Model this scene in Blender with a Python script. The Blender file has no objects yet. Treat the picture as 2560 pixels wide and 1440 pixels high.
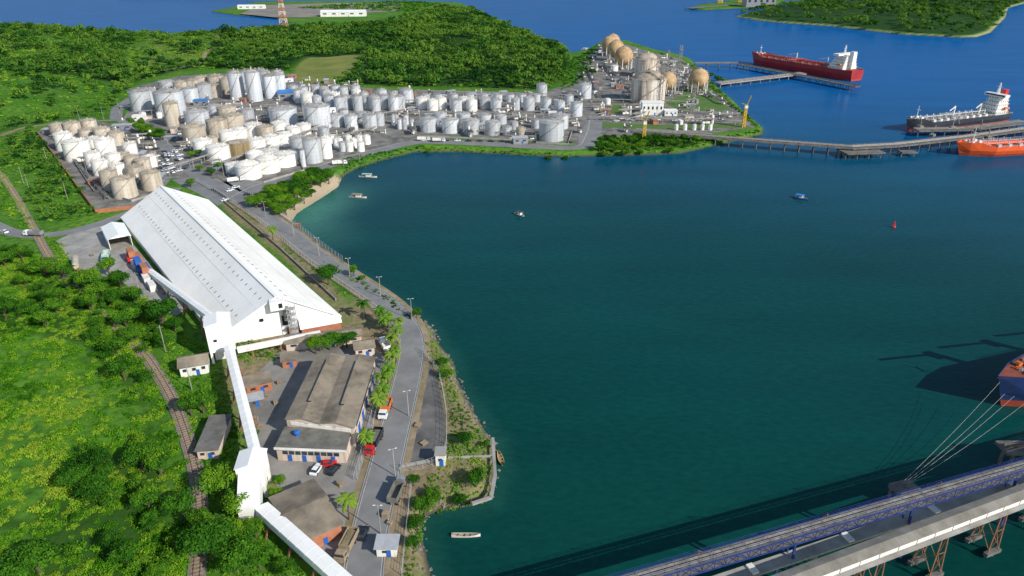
import bpy, math, random
import numpy as np
from mathutils import Vector, Matrix
random.seed(7); rng=np.random.default_rng(7)
# ---------------------------------------------------------------- survey: oblique air photo -> metres on the ground
F=1720.; TH=math.radians(26.0); ST,CT=math.sin(TH),math.cos(TH); H=120.0; LZ=2.5
def P(px,py,z=LZ):
    u=(px-1280)/F; v=(720-py)/F; t=(H-z)/(ST-v*CT)
    return Vector((u*t,t*(CT+v*ST),z))
def DEP(px,py,z=LZ): return (H-z)/(ST-(720-py)/F*CT)
def PP(l,z=LZ): return [P(a,b,z) for a,b in l]
def XY(l,z=LZ): return np.array([[p.x,p.y] for p in PP(l,z)])
COL=bpy.context.scene.collection
# ---------------------------------------------------------------- materials
def nt(name):
    m=bpy.data.materials.new(name); m.use_nodes=True; n=m.node_tree; n.nodes.clear(); return m,n
def pm(name,col,col2=None,scale=.5,rough=.7,metal=0.,bump=0.,rnd=0.,streak=False,lo=.35,hi=.65,bands=0,spec=.3):
    m,t=nt(name); N=t.nodes; L=t.links
    o=N.new('ShaderNodeOutputMaterial'); b=N.new('ShaderNodeBsdfPrincipled'); L.new(b.outputs[0],o.inputs[0])
    b.inputs['Roughness'].default_value=rough; b.inputs['Metallic'].default_value=metal
    b.inputs['Specular IOR Level'].default_value=spec
    g=N.new('ShaderNodeNewGeometry'); mp=N.new('ShaderNodeMapping'); L.new(g.outputs['Position'],mp.inputs[0])
    mp.inputs['Scale'].default_value=(scale,scale,scale*(.08 if streak else 1))
    no=N.new('ShaderNodeTexNoise'); no.inputs['Detail'].default_value=6; no.inputs['Scale'].default_value=1; no.inputs['Roughness'].default_value=.65
    L.new(mp.outputs[0],no.inputs['Vector'])
    r=N.new('ShaderNodeMapRange'); r.inputs[1].default_value=lo; r.inputs[2].default_value=hi; L.new(no.outputs[0],r.inputs[0])
    c2=col2 or tuple(c*.78 for c in col)
    mx=N.new('ShaderNodeMix'); mx.data_type='RGBA'; L.new(r.outputs[0],mx.inputs[0])
    mx.inputs[6].default_value=(*col,1); mx.inputs[7].default_value=(*c2,1); out=mx.outputs[2]
    if rnd or bands:
        hs=N.new('ShaderNodeHueSaturation'); L.new(out,hs.inputs['Color']); val=None
        if rnd:
            oi=N.new('ShaderNodeObjectInfo'); rr=N.new('ShaderNodeMapRange'); rr.inputs[3].default_value=1-rnd; rr.inputs[4].default_value=1+rnd*.6
            L.new(oi.outputs['Random'],rr.inputs[0]); val=rr.outputs[0]
        if bands:
            sx=N.new('ShaderNodeSeparateXYZ'); L.new(g.outputs['Position'],sx.inputs[0])
            mm=N.new('ShaderNodeMath'); mm.operation='MULTIPLY'; mm.inputs[1].default_value=bands; L.new(sx.outputs[2],mm.inputs[0])
            fr=N.new('ShaderNodeMath'); fr.operation='FRACT'; L.new(mm.outputs[0],fr.inputs[0])
            lt=N.new('ShaderNodeMath'); lt.operation='LESS_THAN'; lt.inputs[1].default_value=.1; L.new(fr.outputs[0],lt.inputs[0])
            sb=N.new('ShaderNodeMath'); sb.operation='MULTIPLY_ADD'; sb.inputs[1].default_value=-.15; sb.inputs[2].default_value=1; L.new(lt.outputs[0],sb.inputs[0])
            if val is not None:
                m2=N.new('ShaderNodeMath'); m2.operation='MULTIPLY'; L.new(val,m2.inputs[0]); L.new(sb.outputs[0],m2.inputs[1]); val=m2.outputs[0]
            else: val=sb.outputs[0]
        L.new(val,hs.inputs['Value']); out=hs.outputs[0]
    L.new(out,b.inputs['Base Color'])
    if bump:
        n2=N.new('ShaderNodeTexNoise'); n2.inputs['Scale'].default_value=scale*6; n2.inputs['Detail'].default_value=4; L.new(g.outputs['Position'],n2.inputs['Vector'])
        bp=N.new('ShaderNodeBump'); bp.inputs['Strength'].default_value=bump; bp.inputs['Distance'].default_value=.3
        L.new(n2.outputs[0],bp.inputs['Height']); L.new(bp.outputs[0],b.inputs['Normal'])
    return m
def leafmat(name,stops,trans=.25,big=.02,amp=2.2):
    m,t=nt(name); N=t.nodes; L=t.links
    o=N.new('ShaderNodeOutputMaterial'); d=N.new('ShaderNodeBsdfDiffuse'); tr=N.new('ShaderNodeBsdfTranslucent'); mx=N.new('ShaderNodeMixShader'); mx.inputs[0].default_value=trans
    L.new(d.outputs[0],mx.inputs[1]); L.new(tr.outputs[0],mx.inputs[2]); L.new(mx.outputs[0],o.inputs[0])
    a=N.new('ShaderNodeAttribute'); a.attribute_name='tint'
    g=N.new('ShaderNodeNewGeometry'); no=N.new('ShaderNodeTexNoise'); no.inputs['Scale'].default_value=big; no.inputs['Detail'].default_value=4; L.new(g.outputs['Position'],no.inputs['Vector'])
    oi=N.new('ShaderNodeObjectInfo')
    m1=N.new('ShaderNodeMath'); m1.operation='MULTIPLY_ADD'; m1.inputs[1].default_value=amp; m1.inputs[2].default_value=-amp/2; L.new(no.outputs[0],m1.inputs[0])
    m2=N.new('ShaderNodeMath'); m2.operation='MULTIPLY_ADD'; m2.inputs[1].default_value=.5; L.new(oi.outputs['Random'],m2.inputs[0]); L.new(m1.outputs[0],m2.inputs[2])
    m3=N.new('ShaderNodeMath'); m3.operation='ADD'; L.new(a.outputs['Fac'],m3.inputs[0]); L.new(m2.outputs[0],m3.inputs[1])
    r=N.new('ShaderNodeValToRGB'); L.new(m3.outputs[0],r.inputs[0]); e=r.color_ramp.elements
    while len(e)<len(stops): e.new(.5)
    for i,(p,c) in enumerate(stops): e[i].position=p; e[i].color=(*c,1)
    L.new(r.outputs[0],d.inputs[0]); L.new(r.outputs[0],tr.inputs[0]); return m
M={}
M['leaf']=leafmat('foliage',[(0,(.013,.055,.008)),(.4,(.032,.12,.012)),(.75,(.075,.21,.016)),(1.,(.15,.29,.02))])
M['leaffar']=leafmat('woodland_foliage',[(0,(.010,.042,.010)),(.4,(.024,.085,.015)),(.75,(.055,.15,.02)),(1.,(.12,.23,.03))],big=.012,amp=2.6)
M['bushm']=leafmat('shrub_leaves',[(0,(.03,.12,.008)),(.35,(.07,.23,.012)),(.7,(.15,.34,.018)),(1.,(.27,.40,.035))],big=.05,amp=3.)
M['palm']=leafmat('palm_leaves',[(0,(.03,.10,.012)),(.6,(.08,.22,.02)),(1.,(.2,.3,.04))])
M['bark']=pm('bark',(.11,.085,.06),rough=.9,scale=2)
M['asph']=pm('asphalt',(.235,.235,.23),(.17,.17,.168),scale=.12,rough=.85,bump=.05)
M['asphold']=pm('worn_asphalt',(.17,.16,.15),(.085,.083,.08),scale=.15,rough=.9,bump=.1)
M['conc']=pm('concrete',(.38,.365,.335),(.24,.225,.2),scale=.18,rough=.85,bump=.1)
M['concd']=pm('weathered_dark_concrete',(.19,.18,.165),(.10,.095,.085),scale=.3,rough=.9)
M['yard']=pm('industrial_yard_surface',(.25,.235,.21),(.09,.088,.08),scale=.14,rough=.9)
M['fyard']=pm('factory_yard_surface',(.30,.28,.25),(.16,.155,.14),scale=.08,rough=.9,bump=.1)
M['dirt']=pm('bare_earth',(.34,.26,.17),(.17,.14,.075),scale=.2,rough=.95,bump=.2)
M['ballast']=pm('rail_ballast',(.26,.22,.18),(.15,.125,.10),scale=.8,rough=.95)
M['paint']=pm('road_paint',(.6,.6,.58),(.3,.3,.29),scale=1.,rough=.7)
M['white']=pm('white_sheet_metal',(.87,.86,.825),(.79,.775,.735),scale=.08,rough=.5,spec=.4)
M['whitew']=pm('white_wall',(.82,.80,.76),(.64,.61,.55),scale=.5,rough=.7,streak=True)
M['brick']=pm('red_brick',(.46,.18,.10),(.33,.13,.07),scale=.6,rough=.9)
M['cream']=pm('cream_plaster',(.70,.59,.50),(.50,.38,.30),scale=.5,rough=.9,streak=True)
M['fibro']=pm('weathered_fibre_cement',(.30,.25,.185),(.13,.108,.08),scale=.16,rough=.95,bump=.1,rnd=.1,lo=.38,hi=.68)
M['flat']=pm('dark_flat_roofing',(.20,.195,.165),(.11,.105,.09),scale=.3,rough=.95)
M['dark']=pm('dark_opening',(.02,.022,.025),rough=.4)
M['glass']=pm('window_glass',(.03,.05,.07),rough=.12,spec=.6)
M['bluep']=pm('blue_paint',(.03,.14,.48),(.02,.1,.36),scale=1,rough=.5)
M['trussb']=pm('blue_truss_paint',(.03,.06,.27),(.02,.035,.13),scale=1,rough=.6)
M['roofblue']=pm('blue_sheet_roof',(.02,.22,.62),(.02,.17,.5),scale=.3,rough=.5)
M['yellow']=pm('yellow_paint',(.7,.47,.03),(.55,.35,.03),scale=1,rough=.5)
M['orangep']=pm('orange_paint',(.7,.19,.03),(.55,.14,.03),scale=1,rough=.5)
M['redp']=pm('red_paint',(.65,.025,.02),(.45,.02,.02),scale=1,rough=.35,spec=.5)
M['steel']=pm('grey_steel',(.33,.34,.35),(.22,.22,.22),scale=1,rough=.55,metal=.2)
M['pipe']=pm('weathered_pipe',(.33,.31,.28),(.16,.14,.12),scale=.5,rough=.7)
M['galv']=pm('galvanised_steel',(.5,.51,.52),(.4,.4,.4),scale=.6,rough=.5,metal=.2)
M['rusty']=pm('rusty_steel',(.30,.15,.09),(.19,.09,.05),scale=1,rough=.85)
M['silver']=pm('aluminium_tank_paint',(.66,.69,.73),(.42,.415,.40),scale=.4,rough=.36,metal=.2,streak=True,lo=.40,hi=.76,rnd=.22,bands=.42)
M['wtank']=pm('white_tank_paint',(.86,.84,.79),(.62,.57,.48),scale=.4,rough=.45,streak=True,lo=.46,hi=.8,rnd=.08,bands=.42)
M['btank']=pm('beige_stained_tank_paint',(.60,.54,.45),(.34,.27,.19),scale=.4,rough=.6,streak=True,lo=.36,hi=.72,rnd=.15,bands=.42)
M['rtank']=pm('rust_streaked_tank_paint',(.70,.65,.58),(.33,.19,.11),scale=.4,rough=.6,streak=True,lo=.42,hi=.66,bands=.3)
M['sph']=pm('rusty_sphere_paint',(.54,.38,.21),(.33,.20,.10),scale=.22,rough=.7,lo=.35,hi=.65)
M['roofs']=pm('tank_roof_silver',(.48,.475,.46),(.28,.25,.22),scale=.25,rough=.6,metal=.1,rnd=.25)
M['roofw']=pm('tank_roof_white',(.82,.79,.73),(.54,.48,.39),scale=.3,rough=.6,lo=.38,hi=.72,rnd=.1)
M['roofb']=pm('tank_roof_brown',(.50,.44,.35),(.28,.21,.14),scale=.3,rough=.8,rnd=.15)
M['ytank']=pm('ochre_tank_paint',(.34,.26,.13),(.17,.12,.06),scale=.5,rough=.7,streak=True)
M['hullred']=pm('hull_dark_red',(.42,.03,.035),(.30,.025,.025),scale=.15,rough=.45)
M['hullblk']=pm('hull_black',(.03,.035,.05),(.05,.05,.06),scale=.15,rough=.45)
M['hullora']=pm('hull_orange_red',(.80,.12,.03),(.65,.09,.02),scale=.15,rough=.45)
M['hullblu']=pm('hull_blue',(.02,.045,.15),(.015,.035,.10),scale=.15,rough=.5)
M['boot']=pm('red_antifouling',(.42,.07,.03),(.3,.05,.03),scale=.3,rough=.6)
M['deckr']=pm('red_deck_paint',(.36,.06,.04),(.22,.045,.03),scale=.3,rough=.7)
M['decko']=pm('rust_orange_deck_paint',(.30,.075,.04),(.17,.05,.03),scale=.6,rough=.85)
M['deckg']=pm('grey_deck_paint',(.2,.2,.2),(.12,.12,.12),scale=.3,rough=.7)
M['rock']=pm('shore_rock',(.24,.22,.185),(.10,.092,.075),scale=.7,rough=.95,bump=.3)
M['rubber']=pm('tyre_rubber',(.02,.02,.02),rough=.9)
M['carw']=pm('white_car_paint',(.82,.82,.82),(.78,.78,.78),rough=.25,spec=.5)
M['card']=pm('black_car_paint',(.02,.02,.025),rough=.25,spec=.5)
M['cars']=pm('silver_car_paint',(.4,.41,.43),rough=.3,metal=.4)
M['wood']=pm('painted_timber',(.38,.3,.2),(.24,.18,.12),scale=2,rough=.8)
M['rope']=pm('mooring_rope',(.5,.48,.44),rough=.9)
M['teal']=pm('pale_green_paint',(.4,.6,.5),rough=.5)
M['lawn']=pm('lawn',(.055,.15,.02),(.11,.16,.045),scale=.1,rough=.95)
# ---------------------------------------------------------------- mesh builder
class MB:
    def __init__(s): s.v=[];s.f=[];s.m=[]
    def add(s,vs,fs,mat=0):
        k=len(s.v); s.v+= [tuple(v) for v in vs]; s.f+=[tuple(i+k for i in f) for f in fs]; s.m+=[mat]*len(fs); return s
    def box(s,c,d,rz=0,mat=0,taper=1):
        x,y,z=d[0]/2,d[1]/2,d[2]/2; co,si=math.cos(rz),math.sin(rz); vs=[]
        for sz in(-1,1):
            k=taper if sz>0 else 1
            for sx,sy in((-1,-1),(1,-1),(1,1),(-1,1)):
                a,b=sx*x*k,sy*y*k; vs.append((c[0]+a*co-b*si,c[1]+a*si+b*co,c[2]+sz*z))
        return s.add(vs,[(3,2,1,0),(4,5,6,7),(0,1,5,4),(1,2,6,5),(2,3,7,6),(3,0,4,7)],mat)
    def beam(s,a,b,w,h=None,mat=0):
        a=Vector(a);b=Vector(b);h=h or w;d=(b-a).normalized(); up=Vector((0,0,1))
        if abs(d.z)>.97: up=Vector((0,1,0))
        r=d.cross(up).normalized(); u=r.cross(d)
        vs=[p+r*sx*w/2+u*sy*h/2 for p in(a,b) for sx,sy in((-1,-1),(1,-1),(1,1),(-1,1))]
        return s.add(vs,[(3,2,1,0),(4,5,6,7),(0,1,5,4),(1,2,6,5),(2,3,7,6),(3,0,4,7)],mat)
    def cyl(s,a,b,r0,r1=None,n=10,mat=0):
        a=Vector(a);b=Vector(b); r1=r0 if r1 is None else r1; d=(b-a).normalized(); up=Vector((0,0,1)) if abs(d.z)<.97 else Vector((0,1,0))
        r=d.cross(up).normalized(); u=r.cross(d); vs=[]
        for p,q in((a,r0),(b,r1)):
            for i in range(n):
                t=2*math.pi*i/n; vs.append(p+(r*math.cos(t)+u*math.sin(t))*q)
        fs=[(i,(i+1)%n,n+(i+1)%n,n+i) for i in range(n)]+[tuple(range(n-1,-1,-1)),tuple(range(n,2*n))]
        return s.add(vs,fs,mat)
    def lathe(s,c,prof,n=24,mat=0,cap=True):
        vs=[];
        for r,z in prof:
            for i in range(n):
                t=2*math.pi*i/n; vs.append((c[0]+r*math.cos(t),c[1]+r*math.sin(t),c[2]+z))
        fs=[]
        for j in range(len(prof)-1):
            for i in range(n): fs.append((j*n+i,j*n+(i+1)%n,(j+1)*n+(i+1)%n,(j+1)*n+i))
        if cap: fs.append(tuple((len(prof)-1)*n+i for i in range(n)))
        return s.add(vs,fs,mat)
    def prism(s,poly,z0,z1,mat=0):
        n=len(poly); vs=[(p[0],p[1],z0) for p in poly]+[(p[0],p[1],z1) for p in poly]
        return s.add(vs,[tuple(range(n-1,-1,-1)),tuple(range(n,2*n))]+[(i,(i+1)%n,n+(i+1)%n,n+i) for i in range(n)],mat)
    def obj(s,name,mats,origin=(0,0,0),smooth=False):
        me=bpy.data.meshes.new(name); o=Vector(origin)
        me.from_pydata([(v[0]-o.x,v[1]-o.y,v[2]-o.z) for v in s.v],[],s.f)
        if not isinstance(mats,(list,tuple)): mats=[mats]
        for m in mats: me.materials.append(M[m] if isinstance(m,str) else m)
        me.polygons.foreach_set('material_index',s.m)
        if smooth:
            me.polygons.foreach_set('use_smooth',[len(f)<5 for f in s.f])
        me.update(); ob=bpy.data.objects.new(name,me); COL.objects.link(ob); return ob
def meta(o,label,cat,group=None):
    o['label']=label;o['category']=cat
    if group:o['group']=group
    return o
class Thing:
    def __init__(s,name,label,cat,loc,rz=0,group=None,world=False):
        e=bpy.data.objects.new(name,None); e.empty_display_size=.5; COL.objects.link(e); e.location=loc; e.rotation_euler=(0,0,rz)
        meta(e,label,cat,group); s.e=e; s.o=Vector(loc) if world else Vector((0,0,0))
    def part(s,name,mb,mats,smooth=False,parent=None,label=None,local=False):
        o=mb.obj(name,mats,(0,0,0) if local else s.o,smooth); o.parent=parent or s.e
        if label:o['label']=label
        return o
    def share(s,name,src,loc=(0,0,0),rz=0):
        o=src.copy(); o.name=name; COL.objects.link(o); o.parent=s.e; o.location=loc; o.rotation_euler=(0,0,rz); return o
def single(name,label,cat,mb,mats,origin,group=None,smooth=False):
    o=mb.obj(name,mats,origin,smooth); o.location=origin; return meta(o,label,cat,group)
def copy_thing(src,loc,rz=None,sc=None,label=None):
    n=src.copy(); COL.objects.link(n); n.location=loc
    if rz is not None: n.rotation_euler=(0,0,rz)
    if sc is not None: n.scale=sc
    if label:n['label']=label
    def rec(a,b):
        for c in a.children:
            k=c.copy(); COL.objects.link(k); k.parent=b; k.matrix_parent_inverse=c.matrix_parent_inverse; rec(c,k)
    rec(src,n); return n
def structure(o): o['kind']='structure'; return o
# ---------------------------------------------------------------- coast and terrain
coast=[(1150,2200),(1120,1900),(1095,1600),(1078,1440),(1068,1400),(1052,1330),(1060,1292),(1100,1277),(1180,1264),(1228,1245),(1238,1190),(1240,1108),(1215,1082),(1190,1040),(1162,990),(1142,945),(1130,900),(1098,862),(1080,820),(1045,792),(1000,757),(940,722),(880,682),(830,643),(780,612),(750,588),(722,562),(745,532),(780,510),(812,490),(846,466),(855,442),(885,425),(950,402),(1040,380),(1150,380),(1300,388),(1420,392),(1480,390),(1600,388),(1700,384),(1780,366),(1850,350),(1905,337),(1908,322),(1870,290),(1830,250),(1790,215),(1762,190),(1742,165),(1725,148),(1690,137),(1640,127),(1570,104),(1510,102),(1462,127),(1428,135),(1412,112),(1350,92),(1290,72),(1235,44),(1192,24),(1150,8),(1100,6),(1010,4),(820,4),(640,7),(560,24),(525,29),(590,38),(690,46),(730,60),(600,76),(480,84),(380,84),(250,77),(160,66),(60,60),(0,66),(-200,70),(-900,80)]
main=[tuple(v) for v in XY(coast,0)]+[(-4000,1300),(-4000,-300),(-10,-300)]
main=np.array(main)
isl=XY([(1838,42),(1880,30),(1960,18),(2050,2),(2100,-30),(2520,-40),(2700,-30),(2520,20),(2512,45),(2475,82),(2440,93),(2400,94),(2250,86),(2080,66),(1960,58),(1900,52)],0)
isl2=XY([(1720,22),(1745,14),(1830,2),(1850,-12),(1990,-15),(1930,18),(1840,22),(1760,26)],0)
forestA=XY([(-900,95),(-200,85),(0,78),(160,76),(250,88),(400,96),(560,94),(700,80),(900,72),(1030,45),(1100,20),(1190,30),(1290,80),(1400,118),(1420,150),(1412,195),(1360,226),(1200,219),(1000,216),(900,212),(750,205),(722,178),(560,172),(450,175),(340,205),(300,250),(270,290),(180,292),(100,312),(0,330),(-900,450)])
nearF=XY([(-300,600),(0,618),(90,640),(150,705),(290,690),(430,800),(405,870),(350,890),(400,990),(430,1060),(455,1160),(475,1250),(470,1440),(430,1800),(-700,1800),(-900,900)])
leftF=XY([(-900,380),(0,350),(80,328),(160,420),(245,535),(180,552),(110,555),(70,490),(30,440),(0,425),(-900,480)])
field=XY([(735,170),(775,150),(920,150),(880,192),(805,215),(715,208)])
clearA=[XY(p) for p in ([(0,225),(120,215),(330,208),(320,245),(285,285),(180,288),(100,310),(0,322),(-100,330),(-100,230)],[(340,115),(430,98),(560,120),(560,150),(520,172),(440,172),(350,190),(300,160)],[(0,165),(90,148),(200,150),(160,175),(40,182)],[(570,122),(640,114),(710,126),(640,140)],[(960,90),(1100,66),(1190,74),(1110,84),(1000,98)],[(60,125),(160,115),(220,124),(140,137)])]
clearN=[XY(p) for p in ([(-40,910),(60,860),(210,875),(300,950),(370,1050),(330,1140),(220,1160),(150,1240),(90,1320),(-40,1330)],[(-40,1370),(60,1350),(130,1400),(90,1460),(-40,1460)],[(-40,660),(40,680),(80,760),(40,820),(-40,830)])]
strip=XY([(540,500),(600,505),(720,600),(860,740),(900,800),(850,800),(700,640),(580,545)])
def sdf(poly,X,Y):
    X=np.asarray(X,float);Y=np.asarray(Y,float)
    d2=np.full(X.shape,1e18); ins=np.zeros(X.shape,bool); n=len(poly)
    for i in range(n):
        ax,ay=poly[i];bx,by=poly[(i+1)%n];ex,ey=bx-ax,by-ay;wx,wy=X-ax,Y-ay
        t=np.clip((wx*ex+wy*ey)/(ex*ex+ey*ey+1e-9),0,1); d2=np.minimum(d2,(wx-ex*t)**2+(wy-ey*t)**2)
        if by!=ay: ins^=((ay>Y)!=(by>Y))&(X<(bx-ax)*(Y-ay)/(by-ay)+ax)
    return np.where(ins,1,-1)*np.sqrt(d2)
def nz(x,y,s=1.):
    x=x/s;y=y/s
    return (np.sin(x*1.3+.7*np.sin(y*1.1))+np.sin(y*1.7+1.3+.8*np.sin(x*.9))+.6*np.sin(x*2.9+y*2.3)+.4*np.sin(x*5.1-y*4.3+1))/3.
sm=lambda a:(lambda t:t*t*(3-2*t))(np.clip(a,0,1))
bc=P(775,520,0)
def coastd(X,Y): return np.maximum(np.maximum(sdf(main,X,Y),sdf(isl,X,Y)),sdf(isl2,X,Y))
def height(X,Y,d=None):
    X=np.asarray(X,float);Y=np.asarray(Y,float)
    if d is None: d=coastd(X,Y)
    bw=np.clip(1.4-np.hypot(X-bc.x,Y-bc.y)/45,0,1)
    z=np.interp(d,[-40,-5,0,2.6,4.2],[-5,-2.2,-.05,2.2,LZ])*(1-bw)+np.interp(d,[-60,-10,0,6,12],[-4,-.6,-.05,1.0,LZ])*bw
    fa=sdf(forestA,X,Y); z=z+sm(fa/110)*(10+9*nz(X,Y,150)+3*nz(X,Y,45))*sm(d/60)
    il=sdf(isl,X,Y); z=z+sm(il/120)*(9+4*nz(X,Y,120))
    nf=sdf(nearF,X,Y); z=z+sm(nf/45)*(5+2.0*nz(X,Y,22))
    return z
def hz(x,y): return float(height(np.array([x]),np.array([y]))[0])
NR,NC=520,520
ys=-30+np.geomspace(85,3400,NR); ys=np.concatenate([ys,[4500,7000,14000,30000]]); NRR=len(ys)
s=np.linspace(-1,1,NC); XX=s[None,:]*(1.05*(ys[:,None]+95)); YY=np.repeat(ys[:,None],NC,1)
dC=coastd(XX,YY); ZZ=height(XX,YY,dC)
def gridmesh(name,Z,mat,attrs):
    me=bpy.data.meshes.new(name); nv=NRR*NC; me.vertices.add(nv)
    me.vertices.foreach_set('co',np.stack([XX,YY,Z],-1).astype(np.float32).ravel())
    i=np.arange(NRR-1)[:,None]*NC+np.arange(NC-1)[None,:]; q=np.stack([i,i+1,i+NC+1,i+NC],-1).reshape(-1,4)
    me.loops.add(q.size); me.loops.foreach_set('vertex_index',q.ravel().astype(np.int32))
    me.polygons.add(len(q)); me.polygons.foreach_set('loop_start',(np.arange(len(q))*4).astype(np.int32)); me.polygons.foreach_set('loop_total',np.full(len(q),4,np.int32))
    me.update(calc_edges=True)
    for k,a in attrs.items():
        at=me.attributes.new(k,'FLOAT','POINT'); at.data.foreach_set('value',a.astype(np.float32).ravel())
    me.materials.append(mat); me.polygons.foreach_set('use_smooth',np.ones(len(q),bool))
    o=bpy.data.objects.new(name,me); COL.objects.link(o); return structure(o)
beach=np.clip(1.25-np.hypot((XX-bc.x)/40,(YY-bc.y)/48),0,1)
sand=sm((beach-.05)*4)*sm((14.5-dC)/4)
sand=np.maximum(sand,sm((7-np.abs(sdf(isl,XX,YY)))/6)*.6)
dz=XY([(560,790),(700,830),(860,800),(900,700),(1050,790),(1120,900),(1250,1090),(1250,1260),(1080,1300),(1080,1460),(900,1460),(640,1180),(560,960)])
dirt=np.maximum(sm((sdf(dz,XX,YY)+4)/8),sm((sdf(strip,XX,YY)+1)/3))*np.clip(.85+.5*nz(XX,YY,6),0,1)
dry=sm(sdf(field,XX,YY)/6)
for p_ in clearA[1:2]: dry=np.maximum(dry,sm(sdf(p_,XX,YY)/30)*.35)
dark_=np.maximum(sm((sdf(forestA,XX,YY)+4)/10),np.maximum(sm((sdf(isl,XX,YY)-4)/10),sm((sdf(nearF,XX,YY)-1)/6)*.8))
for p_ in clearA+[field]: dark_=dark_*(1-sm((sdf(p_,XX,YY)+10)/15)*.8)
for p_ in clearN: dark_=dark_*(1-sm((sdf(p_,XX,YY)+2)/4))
# terrain material
m,t=nt('ground_cover');N=t.nodes;L=t.links
o=N.new('ShaderNodeOutputMaterial');b=N.new('ShaderNodeBsdfPrincipled');b.inputs['Roughness'].default_value=.95;b.inputs['Specular IOR Level'].default_value=.1;L.new(b.outputs[0],o.inputs[0])
g=N.new('ShaderNodeNewGeometry')
def nois(sc,det=5):
    n=N.new('ShaderNodeTexNoise');n.inputs['Scale'].default_value=sc;n.inputs['Detail'].default_value=det;L.new(g.outputs['Position'],n.inputs['Vector']);return n.outputs[0]
def mixc(f,a,c):
    x=N.new('ShaderNodeMix');x.data_type='RGBA'
    if isinstance(f,float):x.inputs[0].default_value=f
    else:L.new(f,x.inputs[0])
    for i,k in((6,a),(7,c)):
        if isinstance(k,tuple):x.inputs[i].default_value=(*k,1)
        else:L.new(k,x.inputs[i])
    return x.outputs[2]
def rng_(v,a,c):
    r=N.new('ShaderNodeMapRange');r.inputs[1].default_value=a;r.inputs[2].default_value=c;L.new(v,r.inputs[0]);return r.outputs[0]
def attr(k):
    a=N.new('ShaderNodeAttribute');a.attribute_name=k;return a.outputs['Fac']
gr=mixc(rng_(nois(.03),.35,.65),(.055,.17,.015),(.12,.25,.024)); gr=mixc(rng_(nois(.35,7),.42,.72),gr,(.03,.095,.012))
di=mixc(rng_(nois(.4,6),.35,.7),(.30,.225,.14),(.15,.13,.065))
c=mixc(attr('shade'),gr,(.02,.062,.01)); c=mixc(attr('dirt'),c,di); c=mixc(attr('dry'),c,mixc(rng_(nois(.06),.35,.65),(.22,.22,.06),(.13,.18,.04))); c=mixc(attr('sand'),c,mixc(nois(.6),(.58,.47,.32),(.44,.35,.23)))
sx=N.new('ShaderNodeSeparateXYZ');L.new(g.outputs['Position'],sx.inputs[0])
wet=rng_(sx.outputs[2],1.4,.2)
inv=N.new('ShaderNodeMath');inv.operation='MULTIPLY_ADD';inv.inputs[1].default_value=-.8;inv.inputs[2].default_value=1;L.new(attr('sand'),inv.inputs[0])
wm=N.new('ShaderNodeMath');wm.operation='MULTIPLY';L.new(wet,wm.inputs[0]);L.new(inv.outputs[0],wm.inputs[1])
c=mixc(wm.outputs[0],c,(.08,.072,.05)); L.new(c,b.inputs['Base Color'])
bp=N.new('ShaderNodeBump');bp.inputs['Strength'].default_value=.5;bp.inputs['Distance'].default_value=.5;L.new(nois(.8,6),bp.inputs['Height']);L.new(bp.outputs[0],b.inputs['Normal'])
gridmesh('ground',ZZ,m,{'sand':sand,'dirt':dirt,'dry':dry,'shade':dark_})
# water: turbid scattering body under a wave-roughened surface (slopes soften grazing reflection)
m,t=nt('sea_water');N=t.nodes;L=t.links
o=N.new('ShaderNodeOutputMaterial'); g=N.new('ShaderNodeNewGeometry')
w=mixc(rng_(nois(.006,2),.3,.7),(.002,.041,.032),(.003,.053,.046))
w=mixc(attr('sky_tint'),w,(.001,.088,.27)); w=mixc(attr('shal'),w,(.06,.20,.15))  # blue of the reflected sky painted into the far water colour
def wavetex(sc,rot,scl,rough=.6,det=6):
    mp=N.new('ShaderNodeMapping');mp.inputs['Scale'].default_value=scl;mp.inputs['Rotation'].default_value=(0,0,rot);L.new(g.outputs['Position'],mp.inputs[0])
    n1=N.new('ShaderNodeTexNoise');n1.inputs['Scale'].default_value=sc;n1.inputs['Detail'].default_value=det;n1.inputs['Roughness'].default_value=rough;L.new(mp.outputs[0],n1.inputs['Vector']);return n1.outputs[0]
wa=wavetex(.7,.5,(.45,1.,1)); wb=wavetex(.035,-.3,(.3,1.,1.),.55,4)
f1=mixc(rng_(wa,.3,.7),(.84,.84,.84),(1.16,1.16,1.16)); f2=mixc(rng_(wb,.3,.7),(.86,.88,.9),(1.14,1.12,1.10))
def mulc(a,c_):
    mu=N.new('ShaderNodeMix');mu.data_type='RGBA';mu.blend_type='MULTIPLY';mu.inputs[0].default_value=1;L.new(a,mu.inputs[6]);L.new(c_,mu.inputs[7]);return mu.outputs[2]
w=mulc(mulc(w,f1),f2)
bp=N.new('ShaderNodeBump');bp.inputs['Strength'].default_value=.35;bp.inputs['Distance'].default_value=.3;L.new(wa,bp.inputs['Height'])
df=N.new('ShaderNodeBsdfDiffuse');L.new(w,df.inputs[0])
gl=N.new('ShaderNodeBsdfGlossy');gl.inputs['Roughness'].default_value=.1;L.new(bp.outputs[0],gl.inputs['Normal'])
fr=N.new('ShaderNodeFresnel');fr.inputs['IOR'].default_value=1.33;L.new(bp.outputs[0],fr.inputs['Normal'])
fm_=N.new('ShaderNodeMath');fm_.operation='MULTIPLY';fm_.inputs[1].default_value=.4;L.new(fr.outputs[0],fm_.inputs[0])
fc_=N.new('ShaderNodeMath');fc_.operation='MINIMUM';fc_.inputs[1].default_value=.075;L.new(fm_.outputs[0],fc_.inputs[0])
mxs=N.new('ShaderNodeMixShader');L.new(fc_.outputs[0],mxs.inputs[0]);L.new(df.outputs[0],mxs.inputs[1]);L.new(gl.outputs[0],mxs.inputs[2]);L.new(mxs.outputs[0],o.inputs[0])
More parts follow.
